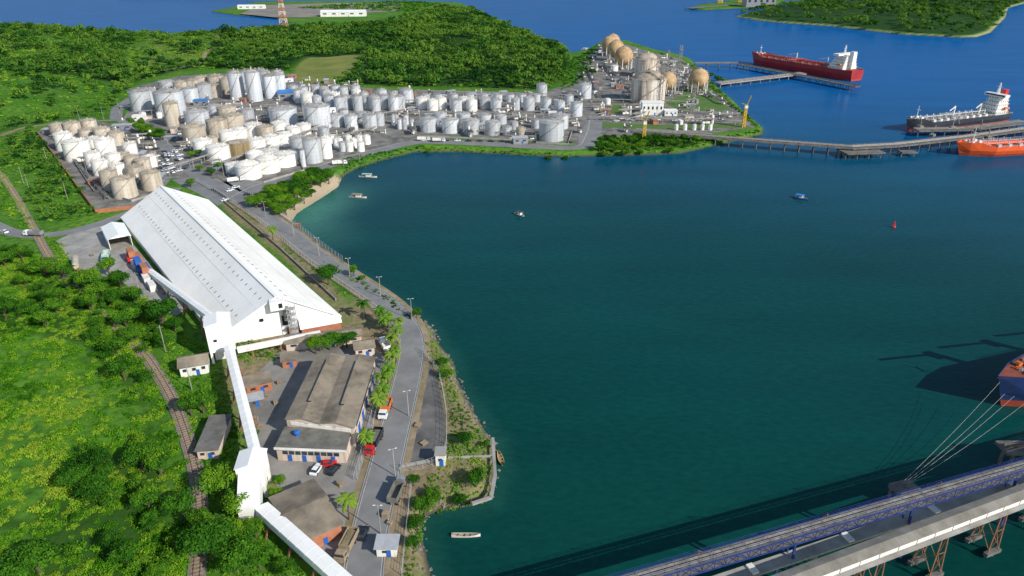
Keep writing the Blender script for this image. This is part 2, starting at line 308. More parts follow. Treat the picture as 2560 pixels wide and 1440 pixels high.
sky_tint=np.interp(YY+.3*XX,[130,330,480,650,850,2000],[0,.08,.32,.78,1,1])  # painted sky reflection, stronger with distance
shal=np.clip(1.2-np.hypot((XX-P(810,530,0).x)/42,(YY-P(810,530,0).y)/55),0,1)**1.5*sm((dC+38)/36)*.85
shal=np.maximum(shal,sm((dC+7)/7)*.13)
gridmesh('water',ZZ*0,m,{'sky_tint':sky_tint,'shal':shal})
# ---------------------------------------------------------------- sheets, roads
def sheet(name,px,mat,z=.03):
    pts=PP(px); mb=MB().add([(p.x,p.y,LZ+z) for p in pts],[tuple(range(len(pts)))]); return structure(mb.obj(name,mat))
def dense(pts,step=3):
    out=[]
    for i in range(len(pts)-1):
        a,b_=pts[i],pts[i+1];n=max(1,int((b_-a).length/step))
        for k in range(n): out.append(a.lerp(b_,k/n))
    out.append(pts[-1])
    for _ in range(6): out=[out[0]]+[(out[i-1]+out[i]*2+out[i+1])/4 for i in range(1,len(out)-1)]+[out[-1]]
    return out
def frames(pts):
    r=[]
    for i,p in enumerate(pts):
        d=(pts[min(i+1,len(pts)-1)]-pts[max(i-1,0)]); d.z=0; d.normalize(); r.append((p,d,Vector((d.y,-d.x,0))))
    return r
def ribbon(name,pts,w,mat,dz_=.06,off=0):
    fr=frames(pts); mb=MB(); hs=height(np.array([p.x for p in pts]),np.array([p.y for p in pts]))
    hs=np.maximum(hs,LZ)
    for i in range(len(fr)-1):
        (p,_,n),(q,_,k)=fr[i],fr[i+1]
        mb.add([(p.x+n.x*(off-w/2),p.y+n.y*(off-w/2),hs[i]+dz_),(p.x+n.x*(off+w/2),p.y+n.y*(off+w/2),hs[i]+dz_),(q.x+k.x*(off+w/2),q.y+k.y*(off+w/2),hs[i+1]+dz_),(q.x+k.x*(off-w/2),q.y+k.y*(off-w/2),hs[i+1]+dz_)],[(0,1,2,3)])
    return structure(mb.obj(name,mat))
sheet('tank_farm_ground',[(90,330),(180,300),(300,310),(335,250),(345,215),(450,190),(560,184),(720,188),(760,210),(1000,225),(1200,228),(1350,232),(1440,205),(1452,150),(1500,112),(1570,112),(1640,134),(1700,146),(1735,168),(1785,218),(1825,255),(1862,292),(1888,318),(1780,332),(1600,340),(1480,345),(1440,362),(1250,362),(1050,356),(1000,362),(900,388),(830,410),(760,432),(650,455),(560,462),(430,445),(400,480),(340,522),(240,532)],'yard',.03)
sheet('grass',[(1660,255),(1700,240),(1790,240),(1830,275),(1700,280)],'lawn',.06)
sheet('grass',[(1500,262),(1560,262),(1570,285),(1500,283)],'lawn',.06)
sheet('grass',[(1680,222),(1780,215),(1800,232),(1700,238)],'lawn',.06)
sheet('grass',[(1050,338),(1380,352),(1440,352),(1440,358),(1050,348)],'lawn',.06)
sheet('grass',[(1500,305),(1640,312),(1850,310),(1880,318),(1640,325),(1500,318)],'lawn',.06)
sheet('farm_road',[(1462,365),(1500,290),(1475,288),(1446,340),(1446,362)],'asph',.07)
sheet('junction',[(500,440),(560,455),(655,452),(665,470),(625,500),(570,502),(545,515),(520,497),(430,450)],'asph',.07)
sheet('container_yard',[(140,602),(195,575),(255,562),(300,575),(340,620),(400,690),(470,770),(440,790),(380,765),(300,700),(205,690)],'conc',.05)
sheet('factory_yard',[(640,935),(700,880),(800,845),(930,855),(970,905),(955,1010),(918,1140),(900,1200),(880,1290),(850,1420),(800,1370),(705,1240),(665,1160),(632,1060)],'fyard',.05)
sheet('fenced_yard',[(1062,900),(1095,950),(1112,1040),(1114,1150),(1002,1172),(1012,1110),(1038,1010),(1055,930)],'asphold',.05)
sheet('dirt_yard',[(975,1205),(1030,1205),(1012,1300),(1000,1440),(950,1440),(960,1330)],'dirt',.05)
sheet('car_lot_surface',[(600,35),(650,14),(820,8),(1000,7),(1010,14),(985,28),(760,44),(690,44)],pm('pale_asphalt',(.27,.24,.20),(.17,.155,.13),scale=.02,rough=.9),.4)
road=dense(PP([(885,1800),(898,1560),(905,1440),(915,1380),(930,1300),(955,1200),(985,1080),(1010,980),(1028,900),(1033,850),(1015,808),(980,768),(925,728),(850,680),(780,630),(720,580),(660,535),(605,500),(560,472),(520,450)]))
ribbon('road',road,8,'asph',.10)
ribbon('kerb',road,.3,'conc',.22,off=4.2); ribbon('kerb',road,.3,'conc',.22,off=-4.2)
ribbon('verge',road,1.8,'dirt',.07,off=5.3); ribbon('verge',road,1.6,'dirt',.07,off=-5.2)
ribbon('road_marking',road,.13,'paint',.115,off=3.7); ribbon('road_marking',road,.13,'paint',.115,off=-3.7)
road2=dense(PP([(600,495),(650,468),(710,450),(770,432),(830,412),(900,390),(1000,364),(1050,354),(1200,360),(1330,368),(1440,372),(1472,366),(1488,330),(1492,300)]))
ribbon('road',road2,9,'asph',.11); ribbon('pavement',road2,1.2,'conc',.14,off=-5.4)
road3=dense(PP([(540,470),(500,445),(465,412),(425,378),(385,340),(340,308),(290,298),(292,272),(330,245)]))
ribbon('road',road3,9,'asph',.12)
road4=dense(PP([(-300,470),(-60,540),(20,580),(80,592),(160,585),(250,560),(330,530),(400,500),(440,470)]))
ribbon('road',road4,7,'asph',.11)
road5=dense(PP([(0,340),(60,318),(180,305),(300,300)])); ribbon('path',road5,5,'dirt',.09)
road6=dense(PP([(400,180),(500,165),(545,130),(548,112),(500,100),(430,92)])); ribbon('path',road6,5,'dirt',.8)
rail=dense(PP([(-40,400),(10,445),(45,500),(78,560),(110,620),(150,690),(230,770),(310,840),(362,885),(405,950),(440,1015),(463,1080),(488,1160),(500,1230),(502,1320),(492,1440),(480,1600)]))
ribbon('railway_bed',rail,3.8,'ballast',.25)
def railtrack(name):
    hs=height(np.array([p.x for p in rail]),np.array([p.y for p in rail])); fr=frames(rail); mb=MB()
    for i in range(len(fr)-1):
        p,d,n=fr[i];q,_,n2=fr[i+1]
        for s_ in(-.7,.7):
            mb.beam((p.x+n.x*s_,p.y+n.y*s_,max(hs[i],LZ)+.45),(q.x+n2.x*s_,q.y+n2.y*s_,max(hs[i+1],LZ)+.45),.12,.14,0)
        for j in range(3):
            c=p.lerp(q,j/3); mb.beam((c.x-n.x*1.2,c.y-n.y*1.2,max(hs[i],LZ)+.33),(c.x+n.x*1.2,c.y+n.y*1.2,max(hs[i],LZ)+.33),.3,.12,1)
    return structure(mb.obj(name,['rusty','wood']))
railtrack('railway_track')
# ---------------------------------------------------------------- foliage
def crown(seed,n,leaf,R=1.,flat=.72,lobes=9,low=-.35,rough=.35):
    r=np.random.default_rng(seed); ang=r.uniform(0,6.28,lobes); rad=np.sqrt(r.uniform(0,1,lobes))*.64
    c=np.stack([rad*np.cos(ang),rad*np.sin(ang),r.uniform(-.15,.45,lobes)*(1-rad*.5)],1); lr=r.uniform(.24,.48,lobes)
    li=r.integers(0,lobes,n); d=r.normal(size=(n,3)); d/=np.linalg.norm(d,axis=1)[:,None]; d[:,2]=np.where(d[:,2]<low,-d[:,2],d[:,2])
    bump=1+.16*np.sin(d[:,0]*9+li)*np.sin(d[:,1]*8+2*li)
    p=c[li]+d*(lr[li]*r.uniform(.7,1.1,n)*bump)[:,None]; p[:,2]*=flat
    nn=d+r.normal(size=(n,3))*rough; nn/=np.linalg.norm(nn,axis=1)[:,None]
    a=np.cross(nn,r.normal(size=(n,3))); a/=np.linalg.norm(a,axis=1)[:,None]; bb=np.cross(nn,a)
    s_=leaf*r.uniform(.6,1.35,n)[:,None]; a=a*s_; bb=bb*s_*r.uniform(.5,1,n)[:,None]
    V=np.stack([p-a-bb*.4,p+a*.2-bb,p+a+bb*.3,p-a*.3+bb],1)*R
    ti=np.clip(.22+.13*r.normal(size=lobes)[li]+r.normal(size=n)*.09+.4*p[:,2],0,.95)  # higher leaves lighter, lower ones darker: crown shading painted into the tint
    return V,ti
def quads(name,V,ti,mat):
    n=len(V); me=bpy.data.meshes.new(name); me.vertices.add(n*4); me.vertices.foreach_set('co',V.astype(np.float32).ravel())
    me.loops.add(n*4); me.loops.foreach_set('vertex_index',np.arange(n*4,dtype=np.int32)); me.polygons.add(n)
    me.polygons.foreach_set('loop_start',(np.arange(n)*4).astype(np.int32)); me.polygons.foreach_set('loop_total',np.full(n,4,np.int32)); me.update(calc_edges=True)
    at=me.attributes.new('tint','FLOAT','FACE'); at.data.foreach_set('value',ti.astype(np.float32)); me.materials.append(M[mat])
    return me
def merged(name,pts,scl,variants,mat,tv=.15,zsc=None):
    VV=[];TT=[]; n=len(pts); vi=rng.integers(0,len(variants),n); rot=rng.uniform(0,6.28,n)
    for k,(V,ti) in enumerate(variants):
        I=np.where(vi==k)[0]
        if len(I)==0: continue
        V=V.astype(np.float32); c,s_=np.cos(rot[I]),np.sin(rot[I]); X=V[None,:,:,0]*c[:,None,None]-V[None,:,:,1]*s_[:,None,None]; Y=V[None,:,:,0]*s_[:,None,None]+V[None,:,:,1]*c[:,None,None]
        Z=np.repeat(V[None,:,:,2],len(I),0)
        if zsc is not None: Z=Z*zsc[I][:,None,None]
        W=np.stack([X,Y,Z],-1)*scl[I][:,None,None,None]+pts[I][:,None,None,:]
        VV.append(W.reshape(-1,4,3).astype(np.float32)); TT.append((ti[None,:]+rng.normal(size=len(I))[:,None]*tv).ravel())
    me=quads(name,np.concatenate(VV),np.clip(np.concatenate(TT),0,1),mat); o=bpy.data.objects.new(name,me); COL.objects.link(o); o['kind']='stuff'; return o
def scatter(poly,n,mind,extra=None,tries=12):
    mn,mx=poly.min(0),poly.max(0); out=[]; cell={}
    Pn=rng.uniform(mn,mx,(n*tries,2)); ok=sdf(poly,Pn[:,0],Pn[:,1])>0
    if extra is not None: ok&=extra(Pn[:,0],Pn[:,1])
    for x,y in Pn[ok]:
        k=(int(x//mind),int(y//mind)); bad=False
        for i in(-1,0,1):
            for j in(-1,0,1):
                for q in cell.get((k[0]+i,k[1]+j),()):
                    if (q[0]-x)**2+(q[1]-y)**2<mind*mind: bad=True
        if bad: continue
        cell.setdefault(k,[]).append((x,y)); out.append((x,y))
        if len(out)>=n: break
    return np.array(out)
def lift(a,dz_=0): return np.column_stack([a,height(a[:,0],a[:,1])+dz_])
view=lambda x,y:(np.abs(x)<.80*(y+75)+15)
farv=[crown(100+i,150,.125,1.,.8,9,-.1) for i in range(6)]
def inclear(x,y,C,m_=0):
    r=np.zeros(np.shape(x),bool)
    for p in C: r|=sdf(p,x,y)>m_
    return r
def ex1(x,y): return view(x,y)&(sdf(field,x,y)<-3)&(~inclear(x,y,clearA,nz(x,y,20)*18)|(nz(x+99,y,13)+.6*nz(x,y+40,5)>.5))&(nz(x,y,70)+.5*nz(x+300,y,25)+.3*nz(x,y+90,9)>-.8)&(y<2600)
A=scatter(forestA,7000,7.4,ex1,11); sA=rng.uniform(3.8,7.8,len(A))*(1+.35*(rng.random(len(A))>.88))
B=scatter(isl,1700,9,view,8); sB=rng.uniform(6,10,len(B))
Cc=scatter(leftF,180,4.0,lambda x,y:view(x,y)&(nz(x,y,14)>-.4),30); sC=rng.uniform(1.8,4.2,len(Cc))
pts=np.concatenate([lift(A),lift(B),lift(Cc)]); sc=np.concatenate([sA,sB,sC]); pts[:,2]+=sc*.7
print('far trees',len(A),len(B),len(Cc))
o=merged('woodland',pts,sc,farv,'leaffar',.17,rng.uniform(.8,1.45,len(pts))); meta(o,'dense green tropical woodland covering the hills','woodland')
sv=[crown(200+i,60,.18,1.,.45,6,0.) for i in range(4)]
S1=scatter(forestA,6000,4.0,lambda x,y:view(x,y)&(sdf(field,x,y)<-1)&(y<1400)&(inclear(x,y,clearA,-30)|(sdf(forestA,x,y)<25))&(nz(x,y,25)+.5*nz(x,y,9)>-.6),16)
S2=scatter(leftF,600,2.3,lambda x,y:view(x,y)&(nz(x,y,9)>-.6),20)
o=merged('scrub',np.concatenate([lift(S1,.2),lift(S2,.3)]),np.concatenate([rng.choice([1.,1.5,2.2,3.2],len(S1)),rng.uniform(.8,2.0,len(S2))]),sv,'bushm',.2); meta(o,'low green scrub on the grassy slopes','scrub')
nv=[crown(300+i,420,.065,1.,.5,14,0.,.5) for i in range(5)]
S3=scatter(nearF,2500,1.65,lambda x,y:view(x,y),12)
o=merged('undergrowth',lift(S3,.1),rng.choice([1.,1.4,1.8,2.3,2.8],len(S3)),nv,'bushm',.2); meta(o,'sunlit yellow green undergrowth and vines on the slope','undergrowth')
tv_=[crown(500+i,700,.06,1.,.75,14,-.2,.45) for i in range(6)]
S4=scatter(nearF,300,3.4,lambda x,y:view(x,y)&(~inclear(x,y,clearN,-1)|(nz(x+3,y,5)>.75))&(nz(x+20,y,12)>-.5),20); s4=rng.choice([1.4,1.9,2.5,3.2],len(S4)); p4=lift(S4); p4[:,2]+=s4*.7
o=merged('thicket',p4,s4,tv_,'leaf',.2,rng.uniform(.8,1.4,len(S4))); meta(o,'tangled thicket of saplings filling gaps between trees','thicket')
wv=[crown(400+i,50,.16,1.,.55,6,0.) for i in range(3)]
def weeds(nm,lst,mt,lab):
    W=[]
    for poly,n,md in lst:
        a=scatter(XY(poly),n,md,None,20)
        if len(a): W.append(np.column_stack([lift(a,.15),rng.uniform(.5,1.5,len(a))*md*.72]))
    W=np.concatenate(W); o=merged(nm,W[:,:3],W[:,3],wv,mt,.2); meta(o,lab,nm)
weeds('weeds',(([(560,505),(640,560),(720,620),(800,680),(870,740),(835,750),(700,620),(600,540)],60,1.2),([(410,800),(540,890),(570,960),(610,1130),(610,1250),(640,1300),(760,1440),(520,1440),(520,1240),(490,1130),(455,1010),(400,920),(420,860)],1700,1.2),
  ([(1060,860),(1085,850),(1125,920),(1145,1000),(1190,1060),(1215,1100),(1130,1090),(1118,1000),(1090,930)],200,1.1),([(1120,1100),(1225,1110),(1228,1230),(1150,1250),(1060,1270),(1050,1330),(1035,1440),(1010,1440),(1030,1260),(1080,1190),(1120,1150)],340,1.2),
  ([(560,850),(690,855),(700,900),(620,905),(580,890)],120,1.2),([(110,590),(150,600),(210,700),(170,700)],90,1.3),([(-60,420),(20,440),(60,520),(100,560),(60,575),(0,530)],150,2)),'bushm','patchy weeds and low shrubs on open ground')
weeds('shore_scrub',(([(860,395),(960,380),(1050,366),(1400,380),(1480,382),(1480,390),(1400,391),(1050,378),(950,399),(860,428)],520,1.9),([(735,20),(1000,2),(1100,8),(1030,30)],350,9),([(1430,145),(1455,140),(1500,105),(1460,205),(1400,225)],200,4),([(1500,345),(1780,350),(1900,325),(1905,335),(1780,362),(1500,385)],220,2.6),([(1640,130),(1740,170),(1830,255),(1900,320),(1880,312),(1790,235),(1720,165)],160,3),([(800,650),(880,690),(945,728),(1000,765),(1035,795),(1020,795),(960,750),(890,705),(810,660)],60,1.6)),'leaf','dark scrub growing along the shoreline')
protos=[]
TL=['broadleaf tree with a dense rounded dark green crown','spreading tropical tree with uneven bright green crown','broadleaf tree with clumpy mid green foliage']
def mktree(i,loc,n=4200):
    R=4.6; T=Thing('tree',TL[i%3],'tree',loc,0,'trees on the slopes and verges')
    tb=MB(); tb.cyl((0,0,-.6),(.1,.1,2.6),.42,.28,8)
    for k in range(5):
        a=k*1.26+i; tb.cyl((.1,.1,2.1+.15*k),(1.9*math.cos(a),1.9*math.sin(a),4.4+.3*(k%2)),.2,.07,6)
    T.part('trunk',tb,'bark')
    V,ti=crown(i*7+11,n,.045,R,[.75,.62,.85][i%3],[24,30,19][i%3],-.4,.5); V[:,:,2]+=4.6; me=quads('crown',V,ti,'leaf'); c_=bpy.data.objects.new('crown',me); COL.objects.link(c_); c_.parent=T.e
    return T.e
ntree=0; NP_=7
def tree(x,y,R,i=None):
    global ntree
    z=hz(x,y); k=random.randrange(NP_) if i is None else i; s_=R/4.6; ntree+=1
    if i is not None and len(protos)==i:
        e=mktree(i,(x,y,z)); e.scale=(s_,)*3; protos.append(e); return
    copy_thing(protos[k],(x,y,z),random.uniform(0,6.28),(s_*random.uniform(.8,1.25),s_*random.uniform(.8,1.15),s_*random.uniform(.75,1.25)),TL[k%3])
for k in range(NP_):
    q=P([560,530,600,510,822,350,250][k],[1240,1395,1300,1035,712,810,760][k]); tree(q.x,q.y,[5.5,6,5,4.5,5.2,4.6,4.8][k],k)
def exn(x,y): return view(x,y)&(~inclear(x,y,clearN)|(nz(x+7,y,6)>.8))&(nz(x,y,17)+.35*nz(x+50,y,6)>-.5)
TN=scatter(nearF,165,4.9,exn,50)
for x,y in TN: tree(x,y,random.choice([2.4,3.0,3.8,4.4,5.0,5.8]))
for x,y,R in[(790,885,3.6),(825,875,4.3),(868,868,4),(642,1345,3.5),(700,1212,2.0),(692,1250,2.2),(720,1290,2),(885,690,2.4),(905,700,1.8),(1042,795,2.4),(1108,915,2.4),(1118,945,2.6),(1190,1215,3.2),(1160,1110,2.6),(1215,1118,1.6),(1085,1245,2.6),(1060,1270,3),(1040,1315,2.2),(1035,1370,2),(1150,1250,2),(1035,1215,2),(635,1095,1.8),(480,1040,3.8),(440,830,3.5),(280,770,4.6),(220,730,4.4),(330,860,4),(410,870,3),(590,1370,4),(650,1420,3.6),(590,1430,4.4),(500,1330,4),(460,1300,4),(720,1440,3),(480,398,3.4),(498,392,3.2),(478,468,3.4),(500,430,3.2),(530,440,3),(548,425,2.6),(1480,190,5),(1795,196,5),(1775,192,5),(1812,200,4),(1370,388,3),(1412,388,2.8),(1068,374,2.6)]:
    q=P(x,y); tree(q.x,q.y,R)
for poly,n,md,r0,r1 in(([(622,512),(700,478),(790,440),(828,434),(828,452),(780,488),(715,532),(692,540)],40,4.2,2.8,4.6),([(1485,378),(1500,350),(1600,348),(1680,355),(1770,356),(1700,376),(1500,386)],34,4.5,2.4,4.2),([(318,318),(345,312),(410,338),(405,358),(372,350)],16,5,3,4.4)):
    for x,y in scatter(XY(poly),n,md,None,40): tree(x,y,random.uniform(r0,r1))
print('trees',ntree)
def mkpalm(loc):
    T=Thing('palm_tree','coconut palm with arching fronds beside the road','palm tree',loc,0,'palms along the road')
    tb=MB(); tb.cyl((0,0,-.2),(.25,.1,3),.22,.17,7); tb.cyl((.25,.1,3),(.5,.15,6.2),.17,.13,7); T.part('trunk',tb,'bark')
    V=[];ti=[]
    for k in range(17):
        a=k*2.4; el=random.uniform(-.1,1.0); L_=random.uniform(2.6,3.4); prev=Vector((.5,.15,6.2)); d=Vector((math.cos(a)*math.cos(el),math.sin(a)*math.cos(el),math.sin(el))); side=Vector((-math.sin(a),math.cos(a),0))
        for s_ in range(6):
            d=(d+Vector((0,0,-.26))).normalized(); nx=prev+d*L_/6; w0=[.25,.55,.65,.6,.45,.25][s_]
            for sg in(-1,1):
                V.append([prev,prev.lerp(nx,.55),nx+side*sg*w0-Vector((0,0,.25)),prev.lerp(nx,.3)+side*sg*w0-Vector((0,0,.22))]); ti.append(random.uniform(.2,.8))
                V.append([prev.lerp(nx,.5),nx,nx+side*sg*w0*.9+d*.2-Vector((0,0,.3)),nx+side*sg*w0-Vector((0,0,.22))]); ti.append(random.uniform(.2,.8))
            prev=nx
    me=quads('crown',np.array([[list(p) for p in q] for q in V]),np.array(ti),'palm'); c_=bpy.data.objects.new('crown',me); COL.objects.link(c_); c_.parent=T.e; return T.e
PL=[(945,1040),(957,1010),(965,985),(970,960),(985,930),(990,905),(988,880),(995,860),(1000,835),(960,830),(915,795),(682,600),(873,1300),(915,1130),(970,820),(950,808)]
pp=mkpalm(P(*PL[0]))
for q in PL[1:]: copy_thing(pp,P(*q),random.uniform(0,6),(random.uniform(.8,1.1),)*3)
def rockmesh(pts):
    base=[(-1,-1,-1),(1,-1,-1),(1,1,-1),(-1,1,-1),(-.6,-.7,.9),(.7,-.6,.8),(.6,.7,1),(-.7,.6,.7)]
    mb=MB()
    for (x,y,z,s_) in pts:
        a=random.uniform(0,6.28);c_,si=math.cos(a),math.sin(a); vs=[]
        for bx,by,bz in base:
            bx*=random.uniform(.6,1.1)*s_;by*=random.uniform(.6,1.1)*s_;bz*=random.uniform(.5,.9)*s_; vs.append((x+bx*c_-by*si,y+bx*si+by*c_,z+bz))
        mb.add(vs,[(3,2,1,0),(4,5,6,7),(0,1,5,4),(1,2,6,5),(2,3,7,6),(3,0,4,7)])
    return mb
cw=XY(coast,0); rp=[]
for i in range(3,len(coast)):
    if i>25 and not 31<=i<=45: continue
    a,b_=Vector(cw[i-1]),Vector(cw[i]); n=int((b_-a).length*(3.6 if i<27 else .6)); d=(b_-a).normalized(); nn=Vector((-d.y,d.x))
    for k in range(n):
        q=a.lerp(b_,random.random()); 
        if i<27 and nz(q.x,q.y,4)<-.35: continue
        q=q+nn*(random.uniform(-1.0,2.2)+1.6*random.random()**3); z_=hz(q.x,q.y); rp.append((q.x,q.y,max(z_,-.1),random.choice([.15,.25,.3,.4,.6])))
o=rockmesh(rp).obj('shore_rocks','rock'); o['kind']='stuff'; meta(o,'grey boulders armouring the waterline','rocks')
# ---------------------------------------------------------------- tanks
tankp={}
def mktank(kind,loc):
    sm_={'s':('silver','roofs','silver painted cylindrical storage tank'),'w':('wtank','roofw','white cylindrical storage tank with domed roof'),'b':('btank','roofb','stained beige storage tank with brown roof'),'t':('silver','roofs','tall slender silver storage tank'),'y':('ytank','roofb','ochre brown weathered storage tank'),'r':('rtank','roofb','large rust streaked domed storage tank'),'d':('wtank','roofw','white storage tank with high dome')}[kind]
    T=Thing('storage_tank',sm_[2],'storage tank',loc,0,'storage tanks of the tank farm')
    n=32; T.part('shell',MB().lathe((0,0,0),[(1,0),(1,.96),(1.02,.96),(1.02,1),(.99,1)],n,cap=False),sm_[0],smooth=False)
    dh=.13 if kind in'wsbyt' else .34
    rb=MB(); rb.lathe((0,0,.985),[(.99,0),(.8,dh*.38),(.55,dh*.72),(.3,dh*.92),(.06,dh)],n); rb.lathe((0,0,.985+dh*.95),[(.09,0),(.09,.07),(.03,.09)],10); rb.lathe((.5,.2,.985+dh*.6),[(.06,0),(.06,.1)],8)
    rb.beam((0,0,1.0+dh),(.97*math.cos(-.7),.97*math.sin(-.7),1.02),.07,.03)
    T.part('roof',rb,sm_[1])
    ra=MB()
    for z in(1.05,1.1):
        for i in range(n):
            a,c_=2*math.pi*i/n,2*math.pi*(i+1)/n; ra.add([(math.cos(a),math.sin(a),z),(math.cos(c_),math.sin(c_),z),(math.cos(c_),math.sin(c_),z+.01),(math.cos(a),math.sin(a),z+.01)],[(0,1,2,3)])
    for i in range(16):
        a=2*math.pi*i/16; ra.box((math.cos(a),math.sin(a),1.05),(.012,.012,.11))
    T.part('railing',ra,'pipe')
    st=MB(); N_=22
    for i in range(N_):
        a=-2.6+i*1.9/N_; c_=-2.6+(i+1)*1.9/N_; z0,z1=i/N_,(i+1)/N_
        vs=[(r_*math.cos(q),r_*math.sin(q),zz) for q,zz in((a,z0),(c_,z1)) for r_ in(1.01,1.08)]
        st.add([vs[0],vs[1],vs[3],vs[2]],[(0,1,2,3)]); vs2=[(1.08*math.cos(a),1.08*math.sin(a),z0),(1.08*math.cos(c_),1.08*math.sin(c_),z1)]
        st.add([vs2[0],vs2[1],(vs2[1][0],vs2[1][1],z1+.035),(vs2[0][0],vs2[0][1],z0+.035)],[(0,1,2,3)])
    T.part('staircase',st,'pipe'); return T.e
tankpos=[]
def tank(cx,yr,yb,w,k):
    t_=DEP(cx,yb); R=w*t_/F/2*.98; q=P(cx,yb); hgt=(yb-yr)*t_/F/.93*(.88 if k!='t' else .9); d=Vector((q.x,q.y,0)).normalized(); c_=q+d*R
    tankpos.append((c_.x,c_.y,R)); loc=(c_.x,c_.y,LZ+.02)
    if k not in tankp: e=mktank(k,loc); e.scale=(R,R,hgt); tankp[k]=e
    else: copy_thing(tankp[k],loc,random.uniform(-.5,.5),(R,R,hgt))
TK=[
(152,312,345,40,'b'),(188,308,345,40,'b'),(228,302,335,38,'b'),(200,355,404,62,'w'),(168,335,378,44,'w'),(262,322,358,40,'b'),(296,332,365,38,'b'),(270,350,392,48,'w'),(240,382,425,38,'w'),(222,325,352,38,'b'),(290,385,420,36,'w'),(258,402,442,40,'w'),(312,385,415,36,'b'),(335,392,425,36,'b'),(300,412,452,38,'w'),(282,428,478,42,'b'),(318,448,498,58,'b'),(345,418,455,44,'b'),(385,432,478,50,'b'),(362,400,430,38,'b'),(378,392,420,34,'w'),(330,360,392,34,'w'),(240,345,372,34,'w'),
(358,230,280,50,'s'),(375,225,262,36,'s'),(432,232,292,72,'s'),(437,260,318,38,'b'),(420,205,228,40,'s'),(456,206,234,36,'b'),(485,202,232,36,'b'),(510,195,228,40,'b'),(480,222,256,38,'s'),(514,212,250,38,'s'),(545,192,230,40,'b'),(572,198,236,36,'b'),(543,214,244,30,'b'),
(597,186,252,36,'t'),(640,184,255,38,'t'),(668,182,232,30,'t'),(700,182,228,30,'t'),(680,192,247,34,'t'),(620,182,228,30,'t'),(655,178,222,26,'t'),(702,190,238,32,'t'),
(498,282,322,60,'s'),(492,318,365,58,'b'),(548,302,345,52,'b'),(588,290,332,54,'b'),(570,270,300,46,'b'),(540,265,288,36,'s'),(620,275,302,36,'s'),
(600,325,356,46,'w'),(637,312,345,46,'w'),(666,318,350,42,'b'),(572,330,362,40,'w'),(700,308,338,38,'w'),(735,320,350,38,'w'),(762,312,340,36,'w'),
(512,352,388,48,'w'),(550,368,404,58,'w'),(600,358,394,54,'y'),(645,350,386,46,'w'),(682,342,376,42,'w'),(715,335,368,40,'w'),(530,345,370,36,'b'),
(588,412,436,42,'w'),(625,416,452,64,'d'),(672,402,436,62,'d'),(715,388,420,62,'w'),(678,378,400,44,'w'),(640,385,408,44,'d'),
(748,345,385,42,'s'),(785,348,410,46,'s'),(818,345,398,30,'w'),(812,320,350,28,'s'),(760,375,418,12,'t'),(738,378,402,34,'w'),
(712,275,315,70,'s'),(797,268,325,68,'s'),(845,288,318,34,'s'),(880,290,322,34,'s'),(926,288,324,36,'s'),(905,282,304,28,'s'),(950,285,316,26,'s'),(860,275,300,26,'s'),
(1072,298,332,44,'s'),(1127,300,335,45,'s'),(1178,302,338,45,'s'),(1232,306,340,40,'s'),(1100,284,306,34,'s'),(1160,286,308,34,'s'),(1212,288,310,34,'s'),(1252,290,312,30,'s'),(1268,318,340,24,'s'),(1302,320,346,24,'b'),(1285,305,325,22,'s'),(1378,308,356,65,'s'),(1396,290,325,50,'s'),(1340,300,322,26,'s'),
(1354,212,240,28,'s'),(1461,212,248,34,'s'),(1440,258,292,32,'s'),(1290,248,276,26,'s'),(1322,245,278,30,'s'),(1365,248,278,26,'s'),(1400,255,282,24,'s'),(1422,240,262,24,'s'),
(1617,200,262,88,'r'),(1615,150,196,62,'r'),(1518,248,265,16,'w'),(1535,165,178,20,'w')]
for i,x in enumerate([748,770,795,818,836,866,893,912,938,957,984,1002,1018]): TK.append((x,226+(i%3)*8,258+(i%3)*9,random.choice([24,28,32]),random.choice('sswt')))
for i,x in enumerate([735,760,790,812,840,860,890]): TK.append((x,215+(i%2)*4,238+(i%2)*4,24,'s'))
for i,x in enumerate([826,850,870,896,918,940,962,985]): TK.append((x,240+(i%3)*4,274+(i%2)*5,26,'s'))
for i,x in enumerate([1056,1082,1104,1140,1160,1180,1213,1240]): TK.append((x,246+(i%2)*5,274+(i%2)*5,random.choice([28,32]),random.choice('sw')))
for i,x in enumerate([1065,1095,1135,1175,1210,1245,1275,1305,1340]): TK.append((x,237,256,22,'s'))
for i,x in enumerate([828,843,858,872,886,903,918,850,875,900]): TK.append((x,340+(i%3)*8,362+(i%3)*9,19,random.choice('wsw')))
for i,x in enumerate([985,1000,1016,1030,992,1012]): TK.append((x,288+(i%2)*10,312+(i%2)*12,13,'s'))
for i,x in enumerate([300,340,420,450]): TK.append((x+60,282,296,14,'w'))
for i,x in enumerate([1690,1712,1735,1755,1775]): TK.append((x,312,326,10,'w'))
for q in TK: tank(*q)
def mksphere(loc,R,lab='rust brown spherical gas tank on legs'):
    T=Thing('gas_sphere',lab,'spherical tank',loc,0,'spherical gas tanks')
    prof=[(max(.02,math.sin(a)),-math.cos(a)) for a in np.linspace(0,math.pi,17)]
    T.part('vessel',MB().lathe((0,0,1.35),prof,28),'sph',smooth=True)
    lg=MB().cyl((.94,0,0),(.94,0,1.35),.045,n=6); l0=T.part('leg',lg,'whitew')
    for k in range(1,9):
        T.share('leg',l0,rz=k*2*math.pi/9)
    st=MB().lathe((0,0,2.3),[(.22,0),(.22,.1)],10)
    for k in range(14):
        a=-.9+k*.16; zz=.1+k*.165; rr=math.sqrt(max(.02,1-min(1,(zz-1.35)**2)))+.1 if zz>1.35 else 1.1; st.box((rr*math.cos(a-1),rr*math.sin(a-1),zz),(.14,.14,.03),a-1)
    T.part('staircase',st,'steel'); T.e.scale=(R,)*3; return T.e
s0=None
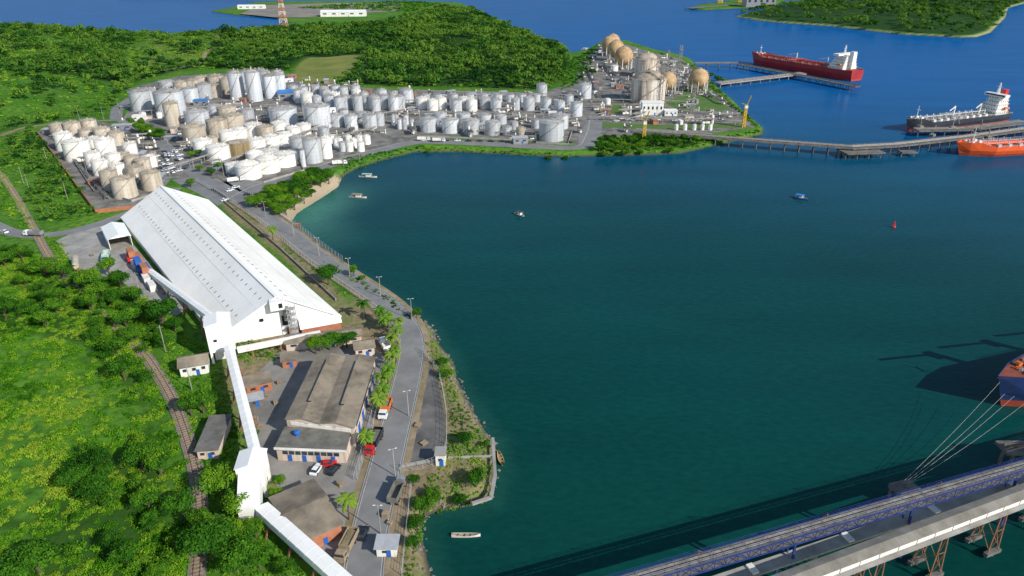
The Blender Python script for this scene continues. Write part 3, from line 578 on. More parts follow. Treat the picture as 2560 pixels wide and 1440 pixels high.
for cx,cy,r in((1523,112,20),(1538,124,21),(1557,142,23),(1530,105,18),(1743,197,24),(1666,203,22)):
    t_=DEP(cx,cy+r*1.3); R=r*t_/F; q=P(cx,cy+r*1.35)
    loc=(q.x,q.y,LZ)
    if s0 is None: s0=mksphere(loc,R)
    else: copy_thing(s0,loc,.3,(R,)*3,'beige painted spherical gas tank on legs' if cx==1666 else None)
# ---------------------------------------------------------------- lattice towers and masts
def lattice(mb,c,w0,w1,h,n,r,mats=(0,)):
    for k in range(n):
        z0,z1=h*k/n,h*(k+1)/n; a0=w0+(w1-w0)*k/n; a1=w0+(w1-w0)*(k+1)/n; m_=mats[k%len(mats)]
        p=[(c[0]+sx*a0/2,c[1]+sy*a0/2,c[2]+z0) for sx,sy in((-1,-1),(1,-1),(1,1),(-1,1))]; q=[(c[0]+sx*a1/2,c[1]+sy*a1/2,c[2]+z1) for sx,sy in((-1,-1),(1,-1),(1,1),(-1,1))]
        for i in range(4):
            j=(i+1)%4; mb.beam(p[i],q[i],r,r,m_); mb.beam(p[i],q[j],r*.7,r*.7,m_); mb.beam(q[i],q[j],r*.7,r*.7,m_)
q=P(710,66); mb=MB(); lattice(mb,(q.x,q.y,LZ),12,2.5,62,10,.55,(0,1)); single('lattice_tower','tall red and white lattice transmission tower','tower',mb,['orangep','whitew'],(q.x,q.y,LZ))
for x,y,h,w in((1650,262,38,2.2),(1692,232,42,2.6),(1640,215,30,2),(1667,190,26,2),(1730,280,22,2.4),(1760,225,18,3),(1600,190,24,3)):
    q=P(x,y); mb=MB(); lattice(mb,(q.x,q.y,LZ),w,w*.8,h,9,.22); mb.box((q.x,q.y,LZ+h*.6),(w*1.5,w*1.5,.3)); mb.box((q.x,q.y,LZ+h*.9),(w*1.5,w*1.5,.3)); single('process_column','steel lattice mast with platforms','mast',mb,'pipe',(q.x,q.y,LZ),'steel masts in the gas terminal')
for x,yb,yt in((1608,362,288),(1858,318,250)):
    q=P(x,yb); t_=DEP(x,yb); h=(yb-yt)*t_/F/.92; T=Thing('crane','yellow steel jib crane on the quay','crane',q,0,'yellow quay cranes')
    mb=MB(); lattice(mb,(0,0,0),2.2,1.4,h*.75,6,.35); T.part('mast',mb,'yellow'); T.part('jib',MB().beam((0,0,h*.7),(2,-1.5,h*1.05),.6,.6).beam((0,0,h*.75),(-3,1.5,h*.78),.5,.5),'yellow'); T.part('cab',MB().box((0,0,h*.68),(2.2,2.2,2)),'whitew')
# ---------------------------------------------------------------- buildings
def mid(a,b_): return (Vector(a)+Vector(b_))/2
def gable_roof(A,B_,C,D,z,zr,th=.25,over=.6,m_=0):
    A,B_,C,D=[Vector((p[0],p[1],z)) for p in(A,B_,C,D)]; R0=mid(A,B_);R1=mid(C,D);R0.z=R1.z=zr
    ax=(R1-R0).normalized(); R0=R0-ax*over;R1=R1+ax*over
    mb=MB()
    for e0,e1 in((A,D),(B_,C)):
        e0=e0-ax*over;e1=e1+ax*over; out=(e0-R0); out=out.normalized()*over; e0=e0+out;e1=e1+out; dn=Vector((0,0,th))
        mb.add([e0,e1,R1,R0,e0-dn,e1-dn,R1-dn,R0-dn],[(0,1,2,3),(7,6,5,4),(0,4,5,1),(0,3,7,4),(1,5,6,2)],m_)
    return mb
def gable_walls(A,B_,C,D,z0,z,zr):
    mb=MB().prism([A,B_,C,D],z0,z); 
    for a,b_ in((A,B_),(C,D)):
        r=mid((a[0],a[1],zr),(b_[0],b_[1],zr)); a3=(a[0],a[1],z);b3=(b_[0],b_[1],z); mb.add([a3,b3,r],[(0,1,2)])
    return mb
A,B_,C,D=(-97,196.5),(-60,211.6),(-156,337),(-187,311); ZRG=17.6
T=Thing('warehouse','huge white gabled bulk warehouse with rows of roof vents','warehouse',(-120,265,LZ),world=True)
def inset(q,k):
    cx=sum(p[0] for p in q)/4;cy=sum(p[1] for p in q)/4; return [(p[0]+(cx-p[0])*k,p[1]+(cy-p[1])*k) for p in q]
Q=inset([A,B_,C,D],.004)
T.part('wall',gable_walls(*Q,LZ-.3,6.2,ZRG-.2),'white')
bq=inset([A,B_,C,D],.001)
T.part('brick_base',MB().prism([(Vector(bq[0]).lerp(Vector(bq[1]),.55)),bq[1],bq[2],(Vector(bq[3]).lerp(Vector(bq[2]),.55))],LZ-.28,LZ+2.5),'brick')
roofm=pm('white_corrugated_roof',(.87,.855,.815),(.79,.775,.73),scale=.05,rough=.6)
T.part('roof',gable_roof(A,B_,C,D,6.2,ZRG,.3,.5),roofm)
def roofpt(u,v):
    a=Vector((A[0],A[1],6.2)).lerp(Vector((D[0],D[1],6.2)),u); b2=Vector((B_[0],B_[1],6.2)).lerp(Vector((C[0],C[1],6.2)),u); m_=mid(a,b2); m_.z=ZRG
    return m_.lerp(a if v<0 else b2,abs(v))
for v in(-.16,-.58,.2):
    for k in range(32):
        u=.03+k*.0303; p=roofpt(u,v); q=roofpt(u,v+(-.045 if v<0 else .045))
        T.part('vent',MB().beam(p+Vector((0,0,.04)),q+Vector((0,0,.04)),.6,.1),'steel')
sl=MB()
for k in range(1,110):
    for v in(-1,1):
        p=roofpt(k/110,0);q=roofpt(k/110,v); sl.beam(p+Vector((0,0,.01)),q+Vector((0,0,.01)),.09,.04)
for v in(-.33,-.66,.33,.66):
    sl.beam(roofpt(0,v)+Vector((0,0,.01)),roofpt(1,v)+Vector((0,0,.01)),.1,.04)
T.part('sheet_seams',sl,pm('aged_white_roof_seam',(.72,.70,.66),(.6,.58,.54),scale=.2,rough=.6))
T.part('ridge_cap',MB().beam(roofpt(-.005,0)+Vector((0,0,.08)),roofpt(1.005,0)+Vector((0,0,.08)),1.0,.14),roofm)
gd=(Vector(B_)-Vector(A)).normalized(); gn=Vector((gd.y,-gd.x))
def gp(s_,o_,z): 
    p=Vector(A)+gd*s_+gn*o_; return (p.x,p.y,z)
W_=(Vector(B_)-Vector(A)).length; ga=math.atan2(gd.y,gd.x)
T.part('door',MB().box(gp(W_*.55,.15,LZ+5.6),(2.4,.4,3.5),ga),'dark')
T.part('window',MB().box(gp(W_*.36,.1,9.6),(1.2,.3,1.0),ga),'dark')
T.part('monitor',MB().box(gp(W_*.5,1.2,15.0),(4.6,3,3.2),ga),'white')
T.part('window',MB().box(gp(W_*.5+1,2.75,15.0),(1.2,.3,1.6),ga),'dark')
T.part('stairwell_shaft',MB().box(gp(W_*.56,1.0,10.9),(1.8,2.0,4.5),ga),'concd')
st=MB(); c0=gp(W_*.60,3,LZ); lattice(st,c0,2.2,2.2,12,6,.12)
for k in range(5): st.box((c0[0],c0[1],LZ+2.2*(k+1)),(2.4,2.4,.1))
T.part('stair_tower',st,'galv')
T.part('lean_to',MB().prism([gp(W_*.66,.1,0),gp(W_*.66,3.4,0),gp(W_*.99,3.4,0),gp(W_*.99,.1,0)],LZ,LZ+2.7),'brick')
T.part('lean_to_roof',MB().add([gp(W_*.65,.0,LZ+5.2),gp(W_*.65,3.8,LZ+2.8),gp(W_*1.0,3.8,LZ+2.8),gp(W_*1.0,.0,LZ+4.2)],[(0,1,2,3)]),'white')
def gallery(name,label,a,b_,w,h,legs=3,mat='white',legmat='rusty'):
    a=Vector(a);b_=Vector(b_); c_=mid(a,b_); T=Thing(name,label,'conveyor gallery',(c_.x,c_.y,LZ),world=True)
    d=(b_-a).normalized(); r=d.cross(Vector((0,0,1))).normalized(); u=r.cross(d)
    pr=[(-w/2,-h/2),(w/2,-h/2),(w/2,h*.35),(0,h*.5),(-w/2,h*.35)]
    vs=[p+r*x+u*y for p in(a,b_) for x,y in pr]; mb=MB().add(vs,[(4,3,2,1,0),(5,6,7,8,9)]+[(i,(i+1)%5,5+(i+1)%5,5+i) for i in range(5)]); T.part('housing',mb,mat)
    sm2=MB(); L_=(b_-a).length; n=int(L_/3)
    for k in range(1,n):
        p=a.lerp(b_,k/n); sm2.beam(p+r*(-w/2)+u*(h*.35+.02),p+u*(h*.5+.02),.08,.04).beam(p+u*(h*.5+.02),p+r*(w/2)+u*(h*.35+.02),.08,.04).beam(p+r*(w/2+.02)+u*(h*.35),p+r*(w/2+.02)-u*(h*.5),.08,.04)
    T.part('seams',sm2,'whitew')
    for k in range(legs):
        p=a.lerp(b_,(k+.5)/legs); mb=MB(); g0=LZ
        for s_ in(-1,1): mb.beam((p.x+r.x*s_*w*.8,p.y+r.y*s_*w*.8,g0),p+r*s_*w*.4-u*h/2,.4,.4)
        mb.beam((p.x-r.x*w*.7,p.y-r.y*w*.7,g0+1),p+r*w*.4-u*h/2,.2,.2); mb.beam((p.x+r.x*w*.7,p.y+r.y*w*.7,g0+1),p-r*w*.4-u*h/2,.2,.2)
        T.part('leg',mb,legmat)
    return T
gallery('conveyor_gallery','long white enclosed conveyor gallery between two towers',(-88,184,9.5),(-62.5,133,10.5),2.8,2.6,4)
gallery('conveyor_gallery','sloping white enclosed conveyor rising beside the warehouse',(-146,252,4.5),(-97,196,13.5),2.4,2.4,4)
gallery('conveyor_gallery','white conveyor gallery descending toward the jetty',(-56.5,118,7),(-30,95,6.5),3.2,2.4,4)
gallery('conveyor_gallery','rust stained low conveyor along the warehouse gable',(-88,189.5,5.6),(-64,200.0,5.8),1.8,1.8,3,'whitew')
def tower(label,c,w,d,h,rz):
    T=Thing('transfer_tower',label,'transfer tower',(c[0],c[1],LZ),rz)
    T.part('housing',MB().box((0,0,h*.5+2),(w,d,h-4)),'white')
    for sx in(-1,1):
        for sy in(-1,1):
            T.part('column',MB().box((sx*(w/2-.4),sy*(d/2-.4),2.2),(.7,.7,4.6)),'whitew')
    T.part('lower_housing',MB().box((0,.5,2.3),(w*.7,d*.6,4.4)),'whitew')
    T.part('roof',MB().add([(-w/2-.3,-d/2-.3,h-.1),(w/2+.3,-d/2-.3,h-.1),(w/2+.3,d/2+.3,h-.1),(-w/2-.3,d/2+.3,h-.1),(0,-d/2-.3,h+.8),(0,d/2+.3,h+.8)],[(0,1,4),(2,3,5),(1,2,5,4),(3,0,4,5)]),'white')
    T.part('door',MB().box((w*.2,-d/2-.05,4.9),(1.1,.12,1.6)),'dark'); T.part('window',MB().box((-w*.2,-d/2-.05,h*.6),(1,.12,.8)),'dark'); return T
tower('white sheet clad conveyor transfer tower on columns',(-93,190.5),7.4,7.6,13.6,.38)
T=tower('white clad conveyor drive house with sloping chute',(-62,129),6.0,6.4,9.5,.15)
T.part('chute_housing',MB().beam((0,-3.2,6.2),(1.2,-12.5,4.4),4.8,4.6),'white')
# factory
Z9=9.0
A,B_,C,D=[P(x,y,Z9) for x,y in((715,1045),(884,1066),(936,893),(792,888))]
T=Thing('factory_building','long cream factory with two weathered fibre cement roof bays','building',(mid(A,C).x,mid(A,C).y,LZ),world=True)
MA,MC=mid(A,B_),mid(D,C)
T.part('wall',MB().prism([A,B_,C,D],LZ-.2,Z9-.25),'cream')
for a,b_,c_,d_ in((A,MA,MC,D),(MA,B_,C,MC)):
    T.part('roof',gable_roof(a,b_,c_,d_,Z9-.1,Z9+.8,.2,.35),'fibro')
    for e,f in((a,b_),(c_,d_)):
        r=mid(e,f); T.part('gable_wall',MB().add([(e.x,e.y,Z9-.25),(f.x,f.y,Z9-.25),(r.x,r.y,Z9+.65)],[(0,1,2)]),'cream')
    r0,r1=mid(a,b_),mid(d_,c_); p0=r0.lerp(r1,.22);p1=r0.lerp(r1,.88); p0.z=p1.z=Z9+.95
    T.part('roof_vent',MB().beam(p0,p1,.9,.4),'dark'); p0=p0+Vector((.25,0,.27));p1=p1+Vector((.25,0,.27)); T.part('vent_cover',MB().beam(p0,p1,1.0,.08),'fibro')
    rb=MB()
    for k in range(1,22):
        q0=a.lerp(d_,k/22);q1=b_.lerp(c_,k/22);qm=mid(q0,q1);q0.z=q1.z=Z9-.09;qm.z=Z9+.81; rb.beam(q0,qm,.06,.03).beam(qm,q1,.06,.03)
    T.part('roof_laps',rb,'fibro')
def wallwins(T,a,b_,z,w,h,n,mat='glass',nm='window',off=.06,f0=.08,f1=.92):
    a=Vector((a[0],a[1],z));b_=Vector((b_[0],b_[1],z)); d=(b_-a).normalized(); nn=Vector((d.y,-d.x,0)); ang=math.atan2(d.y,d.x)
    for k in range(n):
        p=a.lerp(b_,f0+(f1-f0)*(k+.5)/n)+nn*off; T.part(nm,MB().box(p,(w,.16,h),ang),mat)
wallwins(T,B_,C,4.2,2.2,3.0,5,'bluep','door'); wallwins(T,B_,C,7.2,3.2,.8,9,'glass')
wallwins(T,A,B_,7.5,4.9,1.0,4,'whitew','wall_panel')
A2,B2,C2,D2=[P(x,y,6.5) for x,y in((690,1120),(862,1127),(880,1076),(712,1068))]
T.part('annex_wall',MB().prism([A2,B2,C2,D2],LZ-.2,6.5),'cream')
T.part('annex_roof',MB().prism([A2-Vector((.4,.4,0)),B2+Vector((.4,-.4,0)),C2,D2],6.5,6.75),'flat')
T.part('fascia',MB().beam(A2+Vector((-.4,-.45,.2)),B2+Vector((.4,-.45,.2)),.15,.7),'whitew')
wallwins(T,A2,B2,5.2,1.3,1.0,9,'glass'); wallwins(T,A2,B2,3.5,1.0,2.0,4,'bluep','door',.07)
T.part('water_tank',MB().lathe((A2.x+4,A2.y+5,6.75),[(.7,0),(.85,1.),(.5,1.3)],14),'bluep')
def bldg(name,label,px,py,w,d,h,rz,roof='gable',rh=1.4,wm='cream',rm='fibro',nw=3,cat='building',door='bluep',group=None,world=None):
    loc=P(px,py) if world is None else world
    T=Thing(name,label,cat,loc,rz,group); T.part('wall',MB().box((0,0,h/2-.15),(w,d,h+.3)),wm)
    q=[(-w/2,-d/2),(w/2,-d/2),(w/2,d/2),(-w/2,d/2)]
    if roof=='gable':
        q2=[q[3],q[0],q[1],q[2]]
        T.part('roof',gable_roof(*q2,h,h+rh,.15,.5),rm)
        for e,f in((q2[0],q2[1]),(q2[2],q2[3])): T.part('gable_wall',MB().add([(*e,h),(*f,h),((e[0]+f[0])/2,(e[1]+f[1])/2,h+rh-.2)],[(0,1,2)]),wm)
    elif roof=='shed': T.part('roof',MB().add([(-w/2-.5,-d/2-.5,h+.15),(w/2+.5,-d/2-.5,h+.15),(w/2+.5,d/2+.5,h+rh),(-w/2-.5,d/2+.5,h+rh),(-w/2-.5,-d/2-.5,h),(w/2+.5,-d/2-.5,h),(w/2+.5,d/2+.5,h+rh-.15),(-w/2-.5,d/2+.5,h+rh-.15)],[(0,1,2,3),(7,6,5,4),(0,4,5,1),(1,5,6,2),(2,6,7,3),(3,7,4,0)]),rm)
    else: T.part('roof',MB().box((0,0,h+.3),(w+.5,d+.5,.3)),rm)
    for k in range(nw): T.part('window',MB().box((-w/2+w*(k+.5)/nw,-d/2-.04,h*.6),(w/nw*.4,.12,h*.25)),'glass')
    T.part('door',MB().box((w*.12,-d/2-.05,1.),(.95,.14,2.)),door); return T.e
bldg('house','white house with weathered hipped tile roof near the railway',490,925,8,6.5,3.8,.35,'gable',1.5,'whitew','fibro',3,'house')
bldg('shed','low brick shed with sloping grey roof in the factory yard',648,972,7,4.6,3.0,.45,'shed',.8,'brick','fibro',2)
bldg('shed','small brick hut with flat grey roof',725,912,4.2,3.4,2.6,.3,'shed',.5,'brick','fibro',1)
bldg('house','small cream gate house with tiled roof',912,882,6,5,3.4,.3,'gable',1.2,'cream','fibro',2,'house')
bldg('shed','long open shed with dark fibre cement roof',812,858,24,5.5,3.2,.22,'gable',.8,'cream','fibro',5)
bldg('shed','long narrow shed with weathered roof beside railway',540,1105,5,14,3.0,.12,'shed',.5,'cream','concd',2)
bldg('shed','small timber shed with corrugated roof in the yard',640,1010,4,3,2.4,.4,'shed',.4,'concd','galv',1)
bldg('shed','large shed with brown fibre cement roof and blue door',768,1308,10,17,4.0,.62,'gable',1.4,'brick','fibro',0)
bldg('guard_house','small white guard house with flat roof by the fence',1103,1155,2.4,3,3.2,0,'flat',.3,'whitew','conc',1,'guard house')
bldg('bus_shelter','roadside shelter with corrugated pale green roof',970,1378,4.2,3.2,2.6,0,'shed',.4,'whitew','galv',1,'shelter')
T=Thing('portal_shed','white sheet metal truck shed with open end','shed',P(296,603),.62)
T.part('wall',MB().box((-4.4,0,2.4),(.2,19,4.8)).box((4.4,0,2.4),(.2,19,4.8)),'white'); T.part('back_wall',MB().box((0,9.4,2.4),(8.6,.2,4.8)),'white')
T.part('roof',gable_roof((-4.5,-9.5),(4.5,-9.5),(4.5,9.5),(-4.5,9.5),4.9,6.4,.15,.3),'white'); T.part('gable_wall',MB().add([(-4.5,-9.4,4.8),(4.5,-9.4,4.8),(0,-9.4,6.3)],[(0,1,2)]),'white')
bldg('office_building','white multi storey office block in the gas terminal',1628,285,17,9,9.5,0,'flat',.3,'whitew','white',5,'office')
bldg('office_building','low white control building with flat roof',1675,288,10,7,4,0,'flat',.3,'whitew','white',3,'office')
bldg('canopy','bright blue sheet roof canopy among silver tanks',722,247,17,11,6,.2,'shed',1.2,'steel','roofblue',2,'canopy')
bldg('canopy','low blue roofed loading bay',505,262,12,6,4,.1,'shed',.6,'steel','roofblue',2,'canopy')
bldg('warehouse','long low white warehouse on the far car terminal',860,40,90,30,9,.1,'gable',3,'whitew','white',5)
bldg('warehouse','grey steel shed on the far wharf',1895,16,70,40,22,.0,'gable',6,'steel','galv',5)
bldg('warehouse','small port building beside the vehicle lot',630,22,60,18,7,.1,'gable',2,'whitew','white',4)
cl=[bldg('pump_house',l,x,y,w,d,h,.2,r,.6,wm,rm,2,'pump house',group='small utility buildings of the tank farm') for l,x,y,w,d,h,r,wm,rm in(('white flat roofed pump house',350,300,9,6,3.5,'flat','whitew','white'),('brick pump house with grey roof',240,460,6,5,3,'shed','brick','fibro'),('grey steel loading shelter with light roof',1300,358,10,5,4,'shed','steel','galv'),('cream control hut with concrete roof',1720,300,7,5,3.2,'flat','cream','conc'))]
def free(x,y,m_):
    return all((x-a)**2+(y-b2)**2>(r+m_)**2 for a,b2,r in tankpos)
farm=XY([(120,330),(290,312),(340,225),(720,192),(1000,228),(1430,236),(1500,120),(1640,136),(1730,168),(1850,300),(1780,328),(1480,338),(1430,355),(1050,350),(900,382),(640,448),(570,452),(430,430),(400,470),(340,515),(250,525)])
def onroad(x,y): return min((Vector((x,y))-Vector((p.x,p.y))).length for p in road3+road2)>8
cp=[(x,y) for x,y in scatter(farm,800,4.6,None,20) if free(x,y,2.3) and onroad(x,y)]
random.shuffle(cp)
for i,(x,y) in enumerate(cp[:130]):
    s_=random.uniform(.35,.95); copy_thing(cl[random.choice([0,1,2,2,3,2])],(x,y,LZ),random.choice([.2,1.77,-.1,.5]),(s_*random.uniform(.6,1.7),s_,random.uniform(.5,1.1)))
def mkskid(loc):
    T=Thing('process_skid','pipework skid with small vessels and steel frame','equipment',loc,0,'process equipment in the tank farm')
    mb=MB()
    for x in(-3,0,3):
        for y in(-1.5,1.5): mb.box((x,y,2),(.2,.2,4))
    mb.box((0,0,4),(7,3.6,.2)); T.part('frame',mb,'pipe')
    p_=MB()
    for k in range(4): p_.cyl((-5,-1.2+k*.8,4.4),(5,-1.2+k*.8,4.4),.2,n=6)
    T.part('pipe',p_,'pipe'); T.part('vessel',MB().cyl((-2,0,1.4),(2,0,1.4),.9,n=12),'whitew'); T.part('column',MB().lathe((3.8,.5,0),[(.7,0),(.7,6),(.3,6.6)],12),'whitew'); return T.e
k0=mkskid((cp[130][0],cp[130][1],LZ))
for i,(x,y) in enumerate(cp[131:390]):
    s_=random.uniform(.4,1.1); copy_thing(k0,(x,y,LZ),random.choice([.2,1.77,-.1,.4]),(s_*random.uniform(.7,1.4),s_,s_))
def pipe_rack(a,b_,z,w,n,label='elevated steel pipe rack carrying parallel pipelines'):
    a=Vector((a.x,a.y,z));b_=Vector((b_.x,b_.y,z)); c_=mid(a,b_); T=Thing('pipe_rack',label,'pipe rack',(c_.x,c_.y,LZ),world=True,group='pipe racks')
    d=(b_-a).normalized(); r=Vector((d.y,-d.x,0)); L_=(b_-a).length; f=MB()
    for k in range(int(L_/9)+1):
        p=a+d*min(L_,k*9)
        for s_ in(-1,1): f.beam((p.x+r.x*s_*w/2,p.y+r.y*s_*w/2,LZ),p+r*s_*w/2,.3,.3)
        f.beam(p-r*w/2,p+r*w/2,.3,.3)
    T.part('frame',f,'conc'); pp_=MB()
    for k in range(n):
        o_=r*(-w/2+w*(k+.5)/n); rr=.14 if k%2 else .22; pp_.cyl(a+o_+Vector((0,0,.4)),b_+o_+Vector((0,0,.4)),rr,n=6)
    T.part('pipe',pp_,'pipe')
for a,b_,z,w,n in((( 420,440),(690,352),7,3,4),((560,420),(800,330),6,3,4),((700,342),(1040,280),6,3,4),((1040,325),(1420,352),5,3,4),((760,262),(1040,262),6,3,4),((1050,290),(1440,300),6,3,4),((1040,236),(1430,248),6,3,4),((1480,300),(1860,312),5,4,5),((1480,255),(1720,262),5,3,5),((350,290),(600,272),6,3,4),((1590,332),(1780,345),5,4,5),((1500,160),(1590,235),5,3,4),((1690,190),(1800,260),5,3,4),((130,340),(270,500),4,2,4),((860,350),(940,330),6,3,3),((1470,170),(1500,250),4,3,4),((1560,275),(1850,290),4,3,4),((460,335),(700,300),5,2,3)):
    pipe_rack(P(*a),P(*b_),z,w,n)
def wallline(name,label,cat,pts,h,th,mat):
    pts=PP(pts); mb=MB()
    for i in range(len(pts)-1): mb.beam(pts[i]+Vector((0,0,h/2)),pts[i+1]+Vector((0,0,h/2)),th,h)
    o_=pts[0]; return single(name,label,cat,mb,mat,(o_.x,o_.y,LZ))
wallline('wall','long brick boundary wall around the tank farm','wall',[(92,332),(240,533),(340,522)],2,.3,'brick')
for l in([(150,352),(235,480),(330,505),(410,480)],[(470,368),(560,408),(660,372)],[(560,410),(575,452),(660,458),(760,428),(740,380)],[(1046,342),(1250,350),(1330,352)],[(1340,358),(1420,362),(1430,330)],[(1500,292),(1690,298)],[(345,282),(430,300),(480,290)]):
    wallline('bund_wall','low concrete bund wall around tanks','wall',l,1.2,.3,'conc')
def fence(pts,off,h=2.2,label='galvanised mesh fence on posts along the road'):
    fr=frames(pts); mb=MB(); last=None
    for i,(p,d,n) in enumerate(fr):
        q=p+n*off; q.z=LZ+.1
        mb.box((q.x,q.y,q.z+h/2),(.1,.1,h))
        if last is not None:
            for z_ in(.15,.6,1.1,1.6,h-.05): mb.beam(last+Vector((0,0,z_)),q+Vector((0,0,z_)),.04,.04)
        last=q
    return single('fence',label,'fence',mb,'galv',(fr[0][0].x,fr[0][0].y,LZ))
fence(road[18:],-6.1); fence(road[62:],6.2)
fence(dense(PP([(1058,880),(1100,940),(1118,1040),(1116,1160),(1090,1175),(1002,1180)]),2.5),0,2.6,'tall mesh fence around the paved yard')
fence(dense(PP([(1030,1205),(1020,1300),(1005,1440)]),2.5),0,2.2,'mesh fence beside the dirt yard')
fence(dense(PP([(885,1200),(905,1140),(930,1040),(950,960)]),2.5),0,2,'mesh fence of the factory yard')
def mklamp(loc):
    T=Thing('street_lamp','concrete street lamp with short double arm','street lamp',loc,0,'street lamps along the road')
    T.part('pole',MB().cyl((0,0,0),(0,0,8.5),.15,.09,8),'conc'); T.part('arm',MB().beam((-.7,0,8.5),(.7,0,8.5),.08,.08),'conc')
    for s_ in(-1,1): T.part('lamp_head',MB().box((s_*.8,0,8.5),(.5,.2,.12)),'whitew')
    return T.e
LP=[(952,1335),(798,640),(875,694),(952,743),(1030,800),(1022,1040),(988,1190),(735,590),(665,545),(1110,365),(1300,374),(900,405),(420,360),(560,440),(860,418)]
lp=mklamp(P(*LP[0]))
for q in LP[1:]: copy_thing(lp,P(*q),random.uniform(-.4,.4))
def mkpole(loc):
    T=Thing('utility_pole','slender concrete utility pole with crossarm','utility pole',loc,0,'utility poles'); T.part('pole',MB().cyl((0,0,0),(0,0,10),.15,.09,7),'conc'); T.part('crossarm',MB().beam((-1,0,9.3),(1,0,9.3),.1,.1),'wood'); return T.e
PLS=[(415,880),(480,975),(352,740),(75,480),(260,300),(200,302),(300,285),(60,460),(120,410),(170,500),(220,440)]+[(450+i*62,300-(i%2)*60+i*4) for i in range(12)]+[(1520+i*40,300-(i%3)*45) for i in range(7)]
up=mkpole(P(*PLS[0]))
for q in PLS[1:]: copy_thing(up,P(*q),random.uniform(-.5,.5))
# yard clutter
def mkpallet(loc):
    T=Thing('pallet_stack','stack of timber pallets in the yard','pallets',loc,0,'pallet stacks in the yards'); mb=MB()
    for k in range(5): 
        mb.box((0,0,.08+k*.24),(1.2,1.0,.05)); mb.box((-.5,0,.16+k*.24),(.12,1,.1)); mb.box((.5,0,.16+k*.24),(.12,1,.1)); mb.box((0,0,.16+k*.24),(.12,1,.1))
    T.part('pallet',mb,'wood'); return T.e
PT=[(640,1050),(652,1068),(625,1042),(668,990),(700,960),(690,1010),(745,1225),(850,1215),(350,760),(410,735),(230,640),(1060,1110),(1045,1065),(930,885),(965,1290),(975,1310),(1080,1230)]
p0=mkpallet(P(*PT[0]))
for q in PT[1:]: copy_thing(p0,P(*q),random.uniform(0,3),(random.uniform(.8,1.6),random.uniform(.8,1.6),random.uniform(.5,1.2)))
# ---------------------------------------------------------------- vehicles
def wheel(): return MB().cyl((0,-.14,0),(0,.14,0),.36,n=12).cyl((0,-.15,0),(0,.15,0),.17,n=8,mat=1)
def mkcar(loc,rz,paint,label,group='cars parked and driving'):
    T=Thing('car',label,'car',loc,rz,group); W2=1.75
    pr=[(-2.1,.35),(2.1,.35),(2.15,.75),(1.9,.95),(.9,1.0),(-1.95,1.0),(-2.12,.8)]
    vs=[(x,s_*W2/2,z) for s_ in(-1,1) for x,z in pr]; n=len(pr); mb=MB().add(vs,[tuple(range(n)),tuple(range(2*n-1,n-1,-1))]+[(i,n+i,n+(i+1)%n,(i+1)%n) for i in range(n)]); T.part('body',mb,paint)
    cab=[(-1.7,1.0),(.95,1.0),(.3,1.45),(-1.3,1.45)]; vs=[(x,s_*(.8 if z<1.2 else .66),z) for s_ in(-1,1) for x,z in cab]
    T.part('window',MB().add(vs,[(0,1,2,3),(7,6,5,4)]+[(i,4+i,4+(i+1)%4,(i+1)%4) for i in range(4)]),'glass'); T.part('roof',MB().box((-.5,0,1.47),(1.5,1.3,.06)),paint)
    w0=None
    for x in(-1.35,1.35):
        for y in(-.82,.82):
            if w0 is None: w0=T.part('wheel',wheel(),['rubber','cars']); w0.location=(x,y,.36)
            else: T.share('wheel',w0,(x,y,.36))
    for y in(-.6,.6): T.part('headlight',MB().box((2.14,y,.72),(.06,.35,.16)),'whitew')
    return T.e
cw_=mkcar(P(792,1178),1.35,'carw','white hatchback parked on the forecourt'); cd=mkcar(P(835,1178),1.2,'card','black car parked in front of the factory'); cr=mkcar(P(822,1164),.1,'redp','small red car by the factory door'); cs=mkcar(P(908,1338),1.45,'card','dark car driving along the road')
CP=[(562,502,.9,0),(575,478,.9,0),(12,582,2.6,0),(620,488,.3,1),(590,470,.4,0)]
for i in range(34): CP.append((390+random.uniform(0,70),372+random.uniform(0,60),random.choice([.9,2.4]),random.choice([0,0,0,1])))
for i in range(14): CP.append((1060+i*28,352+i*.4,0.,random.choice([0,1])))
for i in range(16): CP.append((1500+random.uniform(0,300),random.uniform(288,304),0.,0))
for x,y,a,k in CP:
    q=P(x,y)
    if free(q.x,q.y,2.5) : copy_thing([cw_,cd][k],q,a,None,'white car parked on asphalt' if k==0 else 'dark car parked on asphalt')
def mktruck(loc,rz,cabm,bedm,label,L_=9,loadm=None,group=None):
    T=Thing('truck',label,'truck',loc,rz,group)
    T.part('chassis',MB().box((0,0,.8),(L_,.9,.3)),'steel')
    cx=L_/2-1; T.part('cab',MB().box((cx-.1,0,1.3),(2.0,2.4,1.1)).box((cx-.25,0,2.25),(1.6,2.3,.9),taper=.88),cabm); T.part('windscreen',MB().box((cx+.56,0,2.2),(.12,1.9,.65)),'glass'); 
    for y in(-1.13,1.13): T.part('window',MB().box((cx-.2,y,2.15),(.9,.1,.5)),'glass')
    bl=L_-3; bx=-L_/2+bl/2; b2=MB().box((bx,0,1.25),(bl,2.5,.2))
    for s_ in(-1,1): b2.box((bx,s_*1.2,2.0),(bl,.1,1.4))
    b2.box((bx-bl/2,0,2),(.1,2.5,1.4)).box((bx+bl/2,0,2.1),(.1,2.5,1.6)); T.part('cargo_bed',b2,bedm)
    if loadm: T.part('load',MB().box((bx,0,1.8),(bl-.2,2.2,1.1),taper=.8),loadm)
    w0=None
    for x in(-L_/2+.8,-L_/2+2,cx-.4):
        for y in(-1.05,1.05):
            if w0 is None: w0=T.part('wheel',wheel(),['rubber','cars']); w0.location=(x,y,.5); w0.scale=(1.4,1.4,1.4)
            else: T.share('wheel',w0,(x,y,.5))
    return T.e
mktruck(P(964,1032),-1.62,'carw','orangep','white cab dump truck with orange tipper body',8,'dirt')
